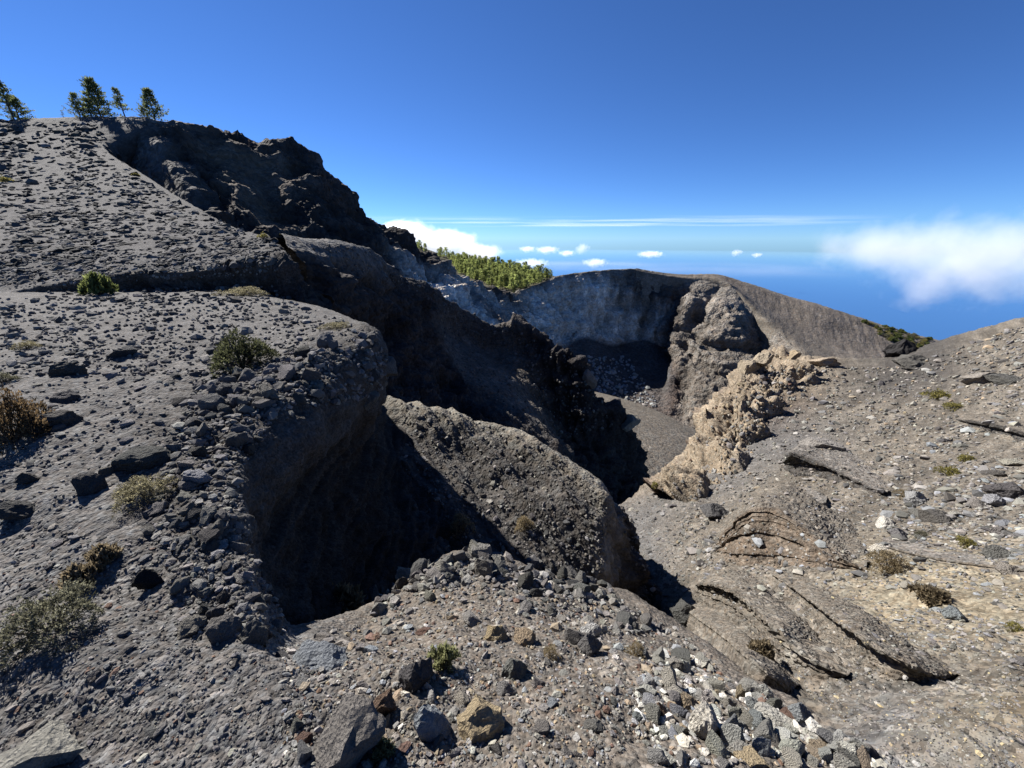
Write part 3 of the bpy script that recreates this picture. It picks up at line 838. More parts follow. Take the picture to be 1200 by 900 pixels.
def strew(poly, count, lo, hi, tones, where, power=2.6, clump=0.0, flat=0.62, only=None, lift=0.15):
    xs = [p[0] for p in poly]; ys = [p[1] for p in poly]
    done = tries = 0
    while done < count and tries < count * 6:
        tries += 1
        x = rng.uniform(min(xs), max(xs)); y = rng.uniform(min(ys), max(ys))
        if not inside(poly, x, y):
            continue
        h = hit(x, y)
        if h is None or (h[3] == 'outcrop' and rng.random() < .6) or (only and h[3] not in only):
            continue
        p, n, Z, nm = h
        if clump:
            k = math.sin(p.x * 5.1 / Z * 3 + 2 * math.sin(p.y * 3.7 / Z * 4)) * math.sin(p.y * 6.3 / Z * 3 + 1.7 * math.sin(p.x * 4.1 / Z * 4))
            if rng.random() > 1 - clump + clump * (k * 0.5 + 0.5) * 1.4:
                continue
        s = lo * (1 - rng.random() * (1 - (lo / hi) ** power)) ** (-1 / power)
        tone = rng.choices(list(tones), list(tones.values()))[0]
        STONES.append([s * 0.5, p, n, Z, tone, where, flat * rng.uniform(.75, 1.3), lift])
        done += 1

ALLG = ('ash_shelf', 'rocky_slope')
strew([(0,350),(330,350),(440,390),(400,430),(280,440),(0,440)], 2000, 2.6, 17, dict(dark=4, grey=5, ash=2), 'shelf_far', 2.1, 0.55, .7, lift=.35)
strew([(0,440),(400,440),(300,520),(270,580),(0,610)], 800, 2.6, 22, dict(dark=3, grey=5, ash=2), 'shelf', 1.9, 0.75, .65, lift=.3)
strew([(250,400),(290,430),(440,390),(458,430),(450,470),(330,480),(278,560),(300,650),(340,745),(240,745),(170,620),(200,520)], 2300, 3.8, 30, dict(dark=4, grey=6, ash=3), 'shelf_edge', 1.9, 0.3, .7, lift=.4)
strew([(0,600),(220,640),(330,750),(380,800),(330,900),(0,900)], 2600, 2.4, 20, dict(dark=3, grey=5, ash=4, pale=1, rust=.6), 'corner', 2.4, 0.3, .6, lift=.25)
strew([(330,760),(450,720),(545,655),(640,680),(720,700),(800,740),(860,800),(700,900),(330,900)], 3800, 3.0, 28, dict(dark=1.5, grey=4, ash=5, pale=3, tan=2, rust=1.2, blue=1.5, white=.4), 'hump', 2.3, 0.35, .7, lift=.3)
strew([(780,755),(850,790),(1000,872),(1035,900),(770,900),(740,850),(750,790)], 900, 5, 34, dict(grey=1.5, ash=3, pale=5, white=5, tan=2, blue=2, rust=.5), 'heap', 1.6, 0.2, .75, lift=.45)
strew([(480,690),(545,650),(640,675),(720,700),(790,745),(700,745),(560,690)], 350, 4, 24, dict(dark=3, grey=5, ash=4, pale=1), 'hump_crest', 2.0, 0, .75, lift=.4)
strew([(800,640),(1000,560),(1200,470),(1200,720),(1100,690),(1000,690),(850,720)], 1600, 2.6, 18, dict(dark=4, grey=6, ash=6, pale=3, blue=3), 'right', 2.1, 0.75, .6, lift=.3)
strew([(1040,570),(1110,560),(1200,540),(1200,660),(1120,640),(1030,640)], 330, 3.5, 24, dict(dark=3, grey=6, ash=3, pale=1.5, blue=4), 'right', 1.8, 0.3, .6)
strew([(1020,740),(1080,710),(1200,730),(1200,780),(1120,760),(1040,770)], 260, 3, 16, dict(dark=2, grey=5, ash=4, pale=2, blue=3), 'right_low', 2.0, 0.3, .6)
strew([(860,730),(1000,690),(1200,760),(1200,900),(1040,900)], 2200, 2.0, 10, dict(dark=3, grey=5, ash=5, pale=1.5, ochre=1), 'right_low', 2.8, 0.6, .5)
strew([(900,430),(1060,430),(1200,380),(1200,500),(1000,560),(860,600),(790,640),(830,540)], 2400, 2.2, 12, dict(dark=3, grey=5, ash=5, pale=2.5, tan=1.5), 'right_high', 2.3, 0.6, .7, lift=.3)
strew([(800,545),(830,490),(870,440),(905,415),(950,420),(940,470),(880,520)], 170, 2.5, 10, dict(tan=6, ash=2, rust=1), 'tan_edge', 2.4, 0.3, .85, lift=.2)
strew([(470,472),(560,488),(640,525),(712,585),(705,680),(600,650),(500,680),(470,600)], 1100, 2.2, 11, dict(dark=5, grey=5, ash=3, pale=.5), 'rib', 2.5, 0.4, .75, ('rock_rib',))
strew([(720,600),(800,560),(850,640),(800,700),(760,700)], 400, 2.4, 12, dict(dark=3, grey=5, ash=5), 'gully_head', 2.4, 0.4, .6)
strew([(340,280),(440,295),(510,340),(690,430),(720,500),(640,520),(540,440),(500,350),(400,310)], 700, 2, 6, dict(dark=6, grey=4), 'spur', 2.6, 0.3, .8, ('lava_spur',))
strew([(668,418),(735,418),(770,470),(765,520),(700,500)], 420, 2.2, 8, dict(blue=6, pale=3), 'crater', 2.0, 0.3, .8, ('crater_wall',))
strew([(50,338),(150,340),(320,335),(340,350),(200,358),(60,352)], 260, 3, 13, dict(dark=5, grey=4), 'shelf_far', 1.9, 0.2, .7, lift=.3)
strew([(420,705),(545,640),(650,668),(720,690),(700,705),(640,690),(545,668),(440,722)], 160, 8, 30, dict(dark=3, grey=5, ash=5, pale=1), 'hump_crest', 1.7, 0, .8, lift=.45)
LUMPS_AT = len(STONES)
strew([(0,140),(110,145),(160,205),(225,245),(330,285),(330,310),(150,322),(0,335)], 3000, 4.2, 15, dict(dark=6, black=3, grey=2), 'cinder', 2.0, 0.85, .62, ('cinder_slope',), lift=.05)
strew([(0,300),(320,290),(330,320),(150,330),(0,340)], 700, 2.2, 8, dict(dark=3, grey=5, ash=4), 'cinder', 2.4, 0.3, .6, ('cinder_slope',))
LUMPS_END = len(STONES)

WHERE = {
    'shelf_far': ('lava stone among the rubble at the far end of the left ash shelf', 'stones on the far part of the ash shelf'),
    'shelf': ('lava stone lying on the smooth grey ash of the left shelf', 'stones on the ash shelf at left'),
    'shelf_edge': ('lava stone in the rubble along the brink of the shaded gully', 'stones along the brink of the gully'),
    'corner': ('stone bedded in the grit of the lower left corner', 'stones in the lower left corner'),
    'hump': ('stone on the rubbly hump in the bottom middle', 'stones on the hump at bottom middle'),
    'hump_crest': ('stone along the crest of the near hump above the gully', 'stones on the crest of the hump'),
    'heap': ('stone in the pale heap at the bottom right of the hump', 'stones of the pale heap'),
    'right': ('stone scattered over the middle of the right hand slope', 'stones on the middle of the right slope'),
    'right_low': ('stone on the low ochre part of the right hand slope', 'stones on the low right slope'),
    'right_high': ('stone on the upper part of the right hand slope', 'stones on the upper right slope'),
    'tan_edge': ('crumbled stone on the tan crag at the left edge of the right slope', 'stones of the tan crag'),
    'rib': ('stone on the sunlit rib across the gully', 'stones on the rib'),
    'gully_head': ('stone in the narrow gully bottom beside the right slope', 'stones in the gully bottom'),
    'spur': ('lava stone on the dark spur above the gully', 'stones on the spur'),
    'crater': ('block in the crater', 'blocks in the crater'),
}
TONE_WORD = {'dark': 'dark', 'grey': 'mid grey', 'pale': 'pale', 'white': 'whitish', 'tan': 'tan', 'rust': 'rust brown', 'blue': 'blue grey', 'ochre': 'ochre yellow', 'ash': 'ash grey', 'black': 'black'}

HERO_MESH = [new_mesh('rock', *rock_shape(100 + k, 4, 13, 0.075, ((1, .8, .7), (1, .7, .8), (1, .9, .5))[k % 3]), smooth=False) for k in range(12)]
MID_MESH = [new_mesh('rock', *rock_shape(200 + k, 3, 15, 0.05, (1, .82, .7)), smooth=False) for k in range(16)]
for me in HERO_MESH + MID_MESH:
    me.materials.append(M_rock)

def vary(c, r=rng, a=0.28):
    f = 1 + r.uniform(-a, a)
    return (c[0] * f * r.uniform(.95, 1.05), c[1] * f, c[2] * f * r.uniform(.93, 1.07), 1.0)

def put_rock(me, p, M3, scale, col, sink):
    o = bpy.data.objects.new('rock', me)
    o.color = col
    m = M3.to_4x4()
    m = m @ Matrix.Diagonal((*scale, 1.0))
    m.translation = Vector(p) + Vector((0, 0, scale[2] * sink))
    o.matrix_world = m
    COL.objects.link(o)
    return o

# rocks one can pick out in the photograph, plus dark rocks standing in for shade: x, y of the middle of the foot, width, height, tone, shape, yaw, label
HERO = [
 (407,897,92,78,'grey',0,.5,'big pointed boulder at the bottom edge with sunlit left flank and black right face',1.0),
 (508,868,46,62,'blue',1,.2,'upright purple grey rough rock standing between the pointed boulder and the ochre block',.8),
 (562,862,60,34,'ochre',2,.4,'yellow ochre blocky rock with a flat top in the bottom middle',.9),
 (598,803,44,44,'grey',3,1.1,'wedge shaped grey rock with a black front face in the middle of the hump',.8),
 (299,759,32,36,'grey',4,.6,'sharp edged block standing at the brink of the black gully shadow',.8),
 (372,782,70,32,'blue',5,.1,'pale blue grey cracked slab at the gully brink above the pointed boulder',.8),
 (44,900,92,40,'pale',8,.9,'pale tan rock half buried in the bottom left corner',.9),
 (692,772,34,36,'grey',7,.7,'squat grey rock with a long shadow on the right of the hump',.8),
 (580,752,30,16,'ochre',2,.9,'flat yellowish rock below the crest of the hump',.9),
 (612,756,34,26,'tan',9,.3,'tan rock with a rounded back just right of the flat yellowish one',.8),
 (487,812,52,46,'dark',10,.8,'rough dark rock with an overhung black right side behind the purple grey rock',.8),
 (450,838,34,30,'rust',11,.5,'brown knobbly rock behind the pointed boulder',.8),
 (262,752,38,26,'grey',6,.2,'low grey stone on the brink left of the sharp edged block',.8),
 (226,742,36,22,'ash',4,1.9,'ash grey stone just left of the low grey stone on the brink',.8),
 (178,692,30,28,'black',7,.4,'round black stone on the slope left of the gully',.9),
 (105,581,30,24,'dark',6,.2,'rounded dark stone alone on the smooth ash below the brown bush',.9),
 (30,568,26,18,'dark',3,.9,'small dark stone at the left edge below the brown bush',.9),
 (24,606,40,24,'dark',1,.3,'dark block at the left edge under the small dark stone',.9),
 (230,570,34,26,'blue',5,.5,'pale flat stone tilted on edge right of the cream cushion bush',.8),
 (172,548,58,32,'dark',9,.1,'dark hump of rock right behind the cream cushion bush',.9),
 (78,443,36,20,'dark',10,.3,'largest dark rock on the far ash shelf',.9),
 (143,421,32,15,'dark',0,.6,'second dark rock on the far ash shelf beside the largest',.9),
 (62,508,52,36,'dark',9,.7,'dark boulder touching the right side of the brown bush',.9),
 (75,471,30,11,'dark',2,.2,'flat dark stone just above the brown bush',.9),
 (828,872,42,46,'white',6,.4,'large pale boulder in the heap at the bottom',.8),
 (912,856,54,20,'white',2,2.4,'long flat pale slab leaning downhill in the heap',.7),
 (938,848,30,28,'blue',7,.2,'blue grey rock at the right edge of the heap',.8),
 (922,852,26,20,'rust',11,.8,'reddish crumbly rock between the pale slab and the blue grey rock',.8),
 (895,822,28,20,'white',4,.2,'pale rock at the upper right of the heap',.8),
 (796,792,30,27,'white',3,.9,'pale blocky stone at the top of the heap',.8),
 (803,828,32,20,'tan',1,.3,'tan stone left in the heap above the large pale boulder',.8),
 (828,826,18,18,'white',0,1.3,'small rounded pale stone above the large pale boulder',.8),
 (865,888,34,24,'pale',5,.7,'pale rock at the foot of the heap right of the large boulder',.8),
 (882,899,36,22,'ochre',8,.3,'yellowish rock at the bottom edge of the heap',.8),
 (960,888,34,24,'tan',9,.2,'tan rock at the lower right end of the heap',.8),
 (996,886,26,20,'white',10,.5,'pale stone at the far right end of the heap',.8),
 (1016,884,22,17,'ash',3,.2,'last ash grey stone at the right end of the heap',.8),
 (804,728,40,18,'dark',2,.2,'flat dark rock in the gully right of the hump',.8),
 (1092,620,40,32,'dark',9,.3,'largest dark boulder of the cluster on the right slope',.8),
 (1072,593,28,16,'blue',2,.5,'pale flat angular rock above the dark boulder on the right slope',.8),
 (1040,619,26,14,'white',4,.9,'bright white stone left of the dark boulder cluster',.8),
 (1033,648,24,12,'white',5,.2,'flat white stone below the bright one on the right slope',.8),
 (1054,634,26,16,'grey',7,.2,'grey stone between the white stones and the dark boulder',.8),
 (1178,586,44,24,'dark',10,.6,'dark rock cluster head at the right edge of the slope',.8),
 (1160,592,26,18,'blue',1,.6,'blue grey rock left of the dark one at the right edge',.8),
 (1167,630,22,18,'grey',3,.2,'grey upright stone below the right edge cluster',.8),
 (1166,658,28,18,'grey',0,.8,'grey stone casting a dark shadow low on the right edge',.8),
 (1184,675,32,11,'ash',2,.2,'flat plate of rock at the right edge below the grey stone',.8),
 (1120,730,28,15,'blue',6,.2,'blue grey stone in the gravel on the low right slope',.8),
 (1188,545,26,8,'pale',5,.2,'thin pale plate at the upper right edge',.8),
 (1050,425,44,32,'black',3,.2,'big black blocky crag on the saddle of the right slope',.9),
 (1070,432,44,14,'dark',2,.1,'low dark slab just right of the black crag',.9),
 (1150,385,16,9,'dark',6,.3,'dark knob on the skyline of the right slope',.9),
 (1146,452,30,18,'ash',8,.3,'pale boulder on the upper right slope',.8),
 (1172,452,42,18,'dark',9,.5,'dark rock added as the shade just right of the pale boulder on the upper right slope',.8),  # dark rock added in place of the shade beside the boulder
 (874,446,30,34,'tan',9,.3,'tall tan knob standing on the tan crag',.9),
 (892,432,28,18,'tan',11,.9,'tan rounded knob at the top of the tan crag',.9),
 (928,424,16,14,'tan',0,.2,'small tan knob on the edge beside the crater shadow',.9),
 (965,430,28,12,'tan',8,.2,'low tan ledge rock on the rim left of the black crag',.9),
 (962,528,44,18,'ash',5,.2,'small layered ledge block above the flat slab',.8),
 (840,608,40,18,'dark',7,.1,'dark rock standing for a shaded hollow in the smooth ash left of the layered outcrop',.6),  # dark rock added where the ash has a shaded hollow
 (690,452,20,22,'grey',1,.3,'grey tooth of rock at the outer end of the spur',.8),
 (736,505,26,20,'ash',0,.3,'pale topped block at the tip of the spur',.9),
]
SHORT = """pointed boulder|purple grey rock|ochre block|wedge shaped rock|sharp edged block|cracked slab|tan corner rock|squat grey rock|flat yellowish rock|round backed tan rock|overhung dark rock|brown knobbly rock|low grey brink stone|ash grey brink stone|round black stone|lone rounded dark stone|small dark edge stone|dark edge block|tilted pale stone|dark rock hump|largest shelf rock|second shelf rock|dark boulder by the brown bush|flat dark stone by the brown bush|large pale boulder|leaning pale slab|blue grey heap rock|reddish heap rock|upper right heap rock|top heap stone|left tan heap stone|small rounded pale stone|foot of the heap rock|yellowish bottom rock|lower tan heap rock|far right heap stone|last heap stone|flat gully rock|largest dark boulder|pale angular rock|bright white stone|flat white stone|grey stone by the white ones|right edge cluster head|blue grey cluster rock|upright grey stone|shadow casting grey stone|flat plate of rock|blue grey gravel stone|thin pale plate|black crag|low dark slab|skyline knob|upper pale boulder|upper shade rock|tall tan knob|rounded tan knob|small edge knob|low tan ledge|layered ledge block|hollow dark rock|grey spur tooth|pale topped block""".split('|')
ANCHOR = [(hq[0], hq[1] - hq[3] * .5, sh) for hq, sh in zip(HERO, SHORT)]
ANCHOR += [(285, 405, 'dark rounded shrub'), (25, 480, 'brown green bush'), (62, 710, 'large grey green bush'), (168, 570, 'cream cushion bush'), (520, 762, 'pale green tuft'), (1040, 655, 'broad straw cushion'), (118, 335, 'green leafy sprig'), (930, 635, 'brown rock wedge'), (645, 762, 'straw tuft on the hump'), (541, 608, 'straw cushion on the rib')]
USED = set()

def where_label(p, tone, px_size):
    q = np.array([p[:]])
    x, y, _ = project(q)
    x, y = float(x[0]), float(y[0])
    size = 'large' if px_size > 11.5 else ('middling' if px_size > 8.5 else 'small')
    near = sorted(ANCHOR, key=lambda a: math.hypot(a[0] - x, a[1] - y))[:9]
    for a in near:
        dx, dy = x - a[0], y - a[1]
        d = math.hypot(dx, dy)
        if abs(dx) > 2.2 * abs(dy):
            r = 'right of' if dx > 0 else 'left of'
        elif abs(dy) > 2.2 * abs(dx):
            r = 'below' if dy > 0 else 'above'
        else:
            r = ('below' if dy > 0 else 'above') + ' and ' + ('right of' if dx > 0 else 'left of')
        pre = 'just ' if d < 38 else ('' if d < 85 else 'well ')
        lab = '%s %s stone %s%s the %s' % (size, TONE_WORD[tone], pre, r, a[2])
        if lab not in USED:
            USED.add(lab)
            return lab
    return '%s %s stone among others right beside the %s' % (size, TONE_WORD[tone], near[0][2])

n_hero = 0
for (x, y, wd, hh, tone, k, yaw, label, sink) in HERO:
    h = hit(x, y - hh * 0.25)
    if h is None:
        continue
    p, n, Z, nm = h
    a = wd * 0.5 / FPX * Z
    b = hh * 0.5 / FPX * Z * 1.15
    me = HERO_MESH[k]
    vv = np.array([v.co[:] for v in me.vertices[:]]); ext = np.abs(vv).max(0)
    o = put_rock(me, p, Matrix.Rotation(yaw, 3, 'Z'), (a / ext[0], 0.85 * a / ext[1], b / ext[2] * 1.05), vary(TONES[tone], a=.1), 0.25 * sink)
    tag(o, label, 'rock')
    n_hero += 1

# the larger strewn stones one by one, the rest as one mass
idx = list(range(len(STONES)))
field = [i for i in idx if not (LUMPS_AT <= i < LUMPS_END)]
field.sort(key=lambda i: -STONES[i][0])
single = field[:298 - n_hero]
for i in single:
    s, p, n, Z, tone, where, flat, lift = STONES[i]
    a = s / FPX * Z
    o = put_rock(MID_MESH[rng.randrange(len(MID_MESH))], p, frame_on(n, rng.uniform(0, 6.28), rng.uniform(-.3, .3)), (a, a * rng.uniform(.75, 1.1), a * flat * 1.35), vary(TONES[tone]), lift * .6)
    lab, grp = WHERE[where]
    tag(o, where_label(p, tone, s), 'rock', grp)

SMALL = [rock_shape(400 + k, 1, 5, 0.10) for k in range(14)]
TINY = []
_phi = (1 + 5 ** .5) / 2
_iv = np.array([(-1, _phi, 0), (1, _phi, 0), (-1, -_phi, 0), (1, -_phi, 0), (0, -1, _phi), (0, 1, _phi), (0, -1, -_phi), (0, 1, -_phi), (_phi, 0, -1), (_phi, 0, 1), (-_phi, 0, -1), (-_phi, 0, 1)]) / 1.9
_if = np.array([(0, 11, 5), (0, 5, 1), (0, 1, 7), (0, 7, 10), (0, 10, 11), (1, 5, 9), (5, 11, 4), (11, 10, 2), (10, 7, 6), (7, 1, 8), (3, 9, 4), (3, 4, 2), (3, 2, 6), (3, 6, 8), (3, 8, 9), (4, 9, 5), (2, 4, 11), (6, 2, 10), (8, 6, 7), (9, 8, 1)])
for k in range(12):
    rs = np.random.RandomState(900 + k)
    TINY.append((_iv * rs.uniform(.75, 1.15, 3) + rs.normal(size=_iv.shape) * .16, _if))

def mass(name, ids, mat, tiny_below):
    VV, FF, CC, off = [], [], [], 0
    for i in ids:
        s, p, n, Z, tone, where, flat, lift = STONES[i]
        a = s / FPX * Z
        V, F = (TINY if s < tiny_below else SMALL)[rng.randrange(12)]
        M3 = np.array(frame_on(n, rng.uniform(0, 6.28), rng.uniform(-.4, .4)))
        q = (V * np.array([a, a * rng.uniform(.7, 1.1), a * flat * 1.25])) @ M3.T + np.array(p) + np.array((0, 0, a * flat * lift))
        VV.append(q); FF.append(F + off); off += len(V)
        CC.append(np.tile(vary(TONES[tone])[:3], (len(V), 1)))
    me = new_mesh(name, np.concatenate(VV), np.concatenate(FF), False, np.concatenate(CC))
    o = link(name, me, mat)
    o['kind'] = 'stuff'
    return o
mass('loose_stones', field[298 - n_hero:], M_grit, 2.4)
mass('lava_lumps', range(LUMPS_AT, LUMPS_END), M_grit, 2.2)

# ================================================================== shrubs and pines
def leaf_mat(name, col, trans=0.55):
    m, nt, out = node_mat(name)
    L = nt.links
    oi = nd(nt, 'ShaderNodeAttribute', attribute_name='Col')
    d = nd(nt, 'ShaderNodeBsdfPrincipled', Roughness=0.75)
    d.inputs['Specular IOR Level'].default_value = 0.2
    t = nd(nt, 'ShaderNodeBsdfTranslucent')
    mx = nd(nt, 'ShaderNodeMixShader')
    mx.inputs[0].default_value = trans
    L.new(oi.outputs['Color'], d.inputs['Base Color'])
    L.new(oi.outputs['Color'], t.inputs['Color'])
    L.new(d.outputs[0], mx.inputs[1]); L.new(t.outputs[0], mx.inputs[2])
    L.new(mx.outputs[0], out.inputs[0])
    return m
M_leaf = leaf_mat('foliage', None)

def wood_mat():
    m, nt, out = node_mat('bark')
    bs = nd(nt, 'ShaderNodeBsdfPrincipled', Roughness=0.9)
    n = nd(nt, 'ShaderNodeTexNoise', Scale=6.0, Detail=5.0)
    r = nd(nt, 'ShaderNodeValToRGB')
    r.color_ramp.elements[0].color = (0.025, 0.018, 0.014, 1)
    r.color_ramp.elements[1].color = (0.09, 0.068, 0.05, 1)
    nt.links.new(n.outputs[0], r.inputs[0])
    nt.links.new(r.outputs[0], bs.inputs['Base Color'])
    nt.links.new(bs.outputs[0], out.inputs[0])
    return m
M_wood = wood_mat()

def blades(C, D, length, width, rs, colors):
    """One diamond shaped leaf at each centre C pointing along D."""
    n = len(C)
    D = D / (np.linalg.norm(D, axis=1)[:, None] + 1e-9)
    S = np.cross(D, rs.normal(size=(n, 3)))
    S /= np.linalg.norm(S, axis=1)[:, None] + 1e-9
    l = (length * rs.uniform(.6, 1.3, n))[:, None]
    wv = (width * rs.uniform(.7, 1.3, n))[:, None]
    q = np.stack([C, C + D * l * .5 + S * wv * .5, C + D * l, C + D * l * .5 - S * wv * .5], 1)
    V = q.reshape(-1, 3)
    F = np.arange(4 * n).reshape(n, 4)
    return V, F, np.repeat(colors, 4, axis=0)

def tube(pts, radii, sides=5):
    V, F = [], []
    pts = [np.array(p, float) for p in pts]
    for i, p in enumerate(pts):
        d = pts[min(i + 1, len(pts) - 1)] - pts[max(i - 1, 0)]
        d = d / (np.linalg.norm(d) + 1e-9)
        a = np.cross(d, (0.3, 0.9, 0.2)); a /= np.linalg.norm(a) + 1e-9
        b = np.cross(d, a)
        for k in range(sides):
            t = 2 * math.pi * k / sides
            V.append(p + radii[i] * (math.cos(t) * a + math.sin(t) * b))
    for i in range(len(pts) - 1):
        for k in range(sides):
            k2 = (k + 1) % sides
            F.append((i * sides + k, i * sides + k2, (i + 1) * sides + k2, (i + 1) * sides + k))
    return np.array(V), np.array(F)

def join(parts):
    VV, FF, off = [], [], 0
    for V, F in parts:
        VV.append(V); FF.append(F + off); off += len(V)
    return np.concatenate(VV), np.concatenate(FF)

def shrub_meshes(seed, col, tip, tufts, leaf, upright, twig=True, spread=1.0):
    """A low shrub about 2 wide (x, y in -1..1) and 1 high."""
    rs = np.random.RandomState(seed)
    a = rs.uniform(0, 2 * math.pi, tufts)
    u = rs.uniform(0, 1, tufts) ** .5
    r = np.stack([np.cos(a) * u, np.sin(a) * u], 1)
    lump = 1 + .28 * np.sin(a * 3 + seed) + .18 * np.sin(a * 5 + 2 * seed)
    z = np.sqrt(np.clip(1 - u * u, 0, 1)) * rs.uniform(.45, 1.02, tufts)
    T = np.stack([r[:, 0] * lump * .9, r[:, 1] * lump * .9, z * .9 * (1 + .25 * np.sin(r[:, 0] * 5 + seed) * np.cos(r[:, 1] * 4))], 1)
    per = 9
    C = np.repeat(T, per, axis=0) + rs.normal(size=(tufts * per, 3)) * .035
    out = np.repeat(T * np.array((1, 1, .9)), per, axis=0)
    out /= np.linalg.norm(out, axis=1)[:, None] + 1e-9
    D = out * (1 - upright) + np.array((0, 0, 1.0)) * upright + rs.normal(size=C.shape) * .55
    c0 = np.array(col); c1 = np.array(tip)
    tf = np.repeat(rs.uniform(0, 1, tufts), per)[:, None] ** 1.2
    cols = (c0 * (1 - tf) + c1 * tf) * rs.uniform(.7, 1.3, len(C))[:, None]
    leafm = new_mesh('foliage', *blades(C, D, leaf, leaf * .42, rs, cols)[:2], False, blades(C, D, leaf, leaf * .42, rs, cols)[2])
    leafm.materials.append(M_leaf)
    parts = []
    for k in range(16):
        t = T[rs.randint(tufts)]
        parts.append(tube([(0, 0, -.1), t * np.array((.45, .45, .4)), t], [.045, .03, .012], 4))
    V, F = join(parts)
    st = new_mesh('stem', V, F); st.materials.append(M_wood)
    return leafm, st

SHRUB = {
    'dark': shrub_meshes(1, (.014, .016, .009), (.10, .105, .05), 620, .085, .3),
    'brown': shrub_meshes(2, (.022, .017, .011), (.17, .115, .06), 620, .08, .3),
    'greygreen': shrub_meshes(3, (.034, .034, .021), (.21, .20, .135), 700, .07, .25),
    'cream': shrub_meshes(4, (.06, .052, .03), (.36, .32, .19), 560, .075, .3),
    'green': shrub_meshes(5, (.07, .075, .035), (.28, .28, .14), 160, .26, .55),
    'leafy': shrub_meshes(6, (.045, .06, .018), (.18, .20, .07), 160, .28, .7),
    'yellow': shrub_meshes(7, (.10, .09, .03), (.34, .30, .10), 200, .16, .4),
    'straw': shrub_meshes(8, (.13, .10, .055), (.36, .29, .18), 520, .09, .4),
    'dry': shrub_meshes(9, (.10, .08, .05), (.24, .19, .12), 120, .5, .7),
}

def shrub(x, y, wd, hh, kind, label, group=None, yaw=None, name='shrub', cat='shrub'):
    h = hit(x, y)
    if h is None:
        return None
    p, n, Z, nm = h
    a = wd * .43 / FPX * Z
    b = hh * .85 / FPX * Z
    root = bpy.data.objects.new(name, None)
    root.empty_display_size = .1
    root.matrix_world = Matrix.Translation(p + Vector((0, 0, -.06 * b))) @ Matrix.Rotation(yaw if yaw is not None else rng.uniform(0, 6.28), 4, 'Z') @ Matrix.Diagonal((a, a, b, 1))
    COL.objects.link(root)
    for part, me in zip(('foliage', 'stem'), SHRUB[kind]):
        o = bpy.data.objects.new(part, me)
        COL.objects.link(o)
        o.parent = root
    tag(root, label, cat, group)
    return root

for s in [
 (285,428,80,46,'dark','dark rounded shrub with pale tips on the edge of the far ash shelf'),
 (14,515,92,78,'brown','brown green bush at the left edge of the picture above the dark stones'),
 (62,740,112,64,'greygreen','large grey green cushion bush on the slope at lower left'),
 (168,582,68,30,'cream','cream coloured cushion bush among rocks on the shelf left of the gully'),
 (520,781,38,38,'green','pale green tuft on the bare ground in the middle of the hump'),
 (118,345,34,28,'leafy','bright green leafy sprig at the foot of the dark bank on the left'),
 (285,346,56,13,'cream','flat pale cushion at the foot of the bank where it meets the gully'),
 (333,285,20,10,'yellow','yellow green cushion on the crest of the cinder slope'),
 (309,279,13,7,'yellow','smaller yellow green cushion left of the one on the crest of the cinder slope'),
 (395,384,40,9,'cream','flat pale cushion on the far corner of the ash shelf'),
 (33,408,26,12,'cream','small cream cushion on the far ash shelf near the left edge'),
 (3,448,30,16,'greygreen','grey green tuft at the left edge just above the brown bush'),
 (541,618,34,22,'straw','larger straw coloured cushion on the sunlit rib'),
 (614,617,26,17,'straw','smaller straw coloured cushion on the sunlit rib, to the right'),
 (1040,668,48,28,'straw','broad straw coloured cushion below the boulders on the right slope'),
 (402,716,44,34,'dry','dry grass tuft in the black shade of the gully floor'),
 (1100,467,30,12,'yellow','wider yellow cushion on the upper right slope'),
 (1118,479,24,9,'yellow','lower yellow cushion on the upper right slope beside the wider one'),
 (1132,541,20,11,'yellow','yellow green tuft above the grey boulders at right'),
 (1113,556,26,12,'yellow','yellow green cushion left of the tuft above the grey boulders'),
 (1080,630,20,11,'greygreen','green tuft against the largest dark boulder on the right slope'),
 (1131,638,22,11,'yellow','yellowish tuft right of the largest dark boulder'),
 (1060,582,22,10,'straw','straw tuft above the white stones on the right slope'),
 (645,770,28,17,'straw','straw tuft right of the wedge shaped rock on the hump'),
 (745,768,32,16,'straw','straw tuft near the right end of the hump'),
 (893,766,28,15,'dry','dry tuft below the curved layered bank'),
 (1092,702,34,14,'dry','dry twiggy tuft in the ochre ground on the right slope'),
 (1190,738,22,9,'yellow','yellow tuft at the right edge low on the slope'),
 (768,570,12,7,'yellow','yellow green tuft under the foot of the tan crag'),
 (450,884,30,24,'green','pale green tuft in the shadow of the big pointed boulder'),
 (98,684,34,26,'dry','dead twiggy tuft just above the large grey green bush'),
 (122,657,30,20,'dry','dry grass tuft between the cream cushion and the large grey green bush'),
 (8,214,16,8,'yellow','yellow green cushion on the cinder slope at the left edge'),
 (160,206,9,4,'yellow','tiny yellow cushion high on the cinder slope'),
]:
    shrub(*s)
n = 0
for k in range(900):
    x = rng.uniform(1008, 1118); y = rng.uniform(374, 425)
    if not inside([(1010,376),(1050,387),(1085,396),(1112,404),(1108,416),(1060,408),(1044,402),(1030,392)], x, y):
        continue
    h = hit(x, y)
    if h is None or h[3] != 'crater_cone':
        continue
    shrub(x, y, rng.uniform(4, 9), rng.uniform(2.5, 5), rng.choice(['greygreen', 'leafy', 'yellow']), 'small green shrub on the far cinder slope below the cloud', 'green shrubs on the far cinder slope')
    n += 1
    if n > 75:
        break

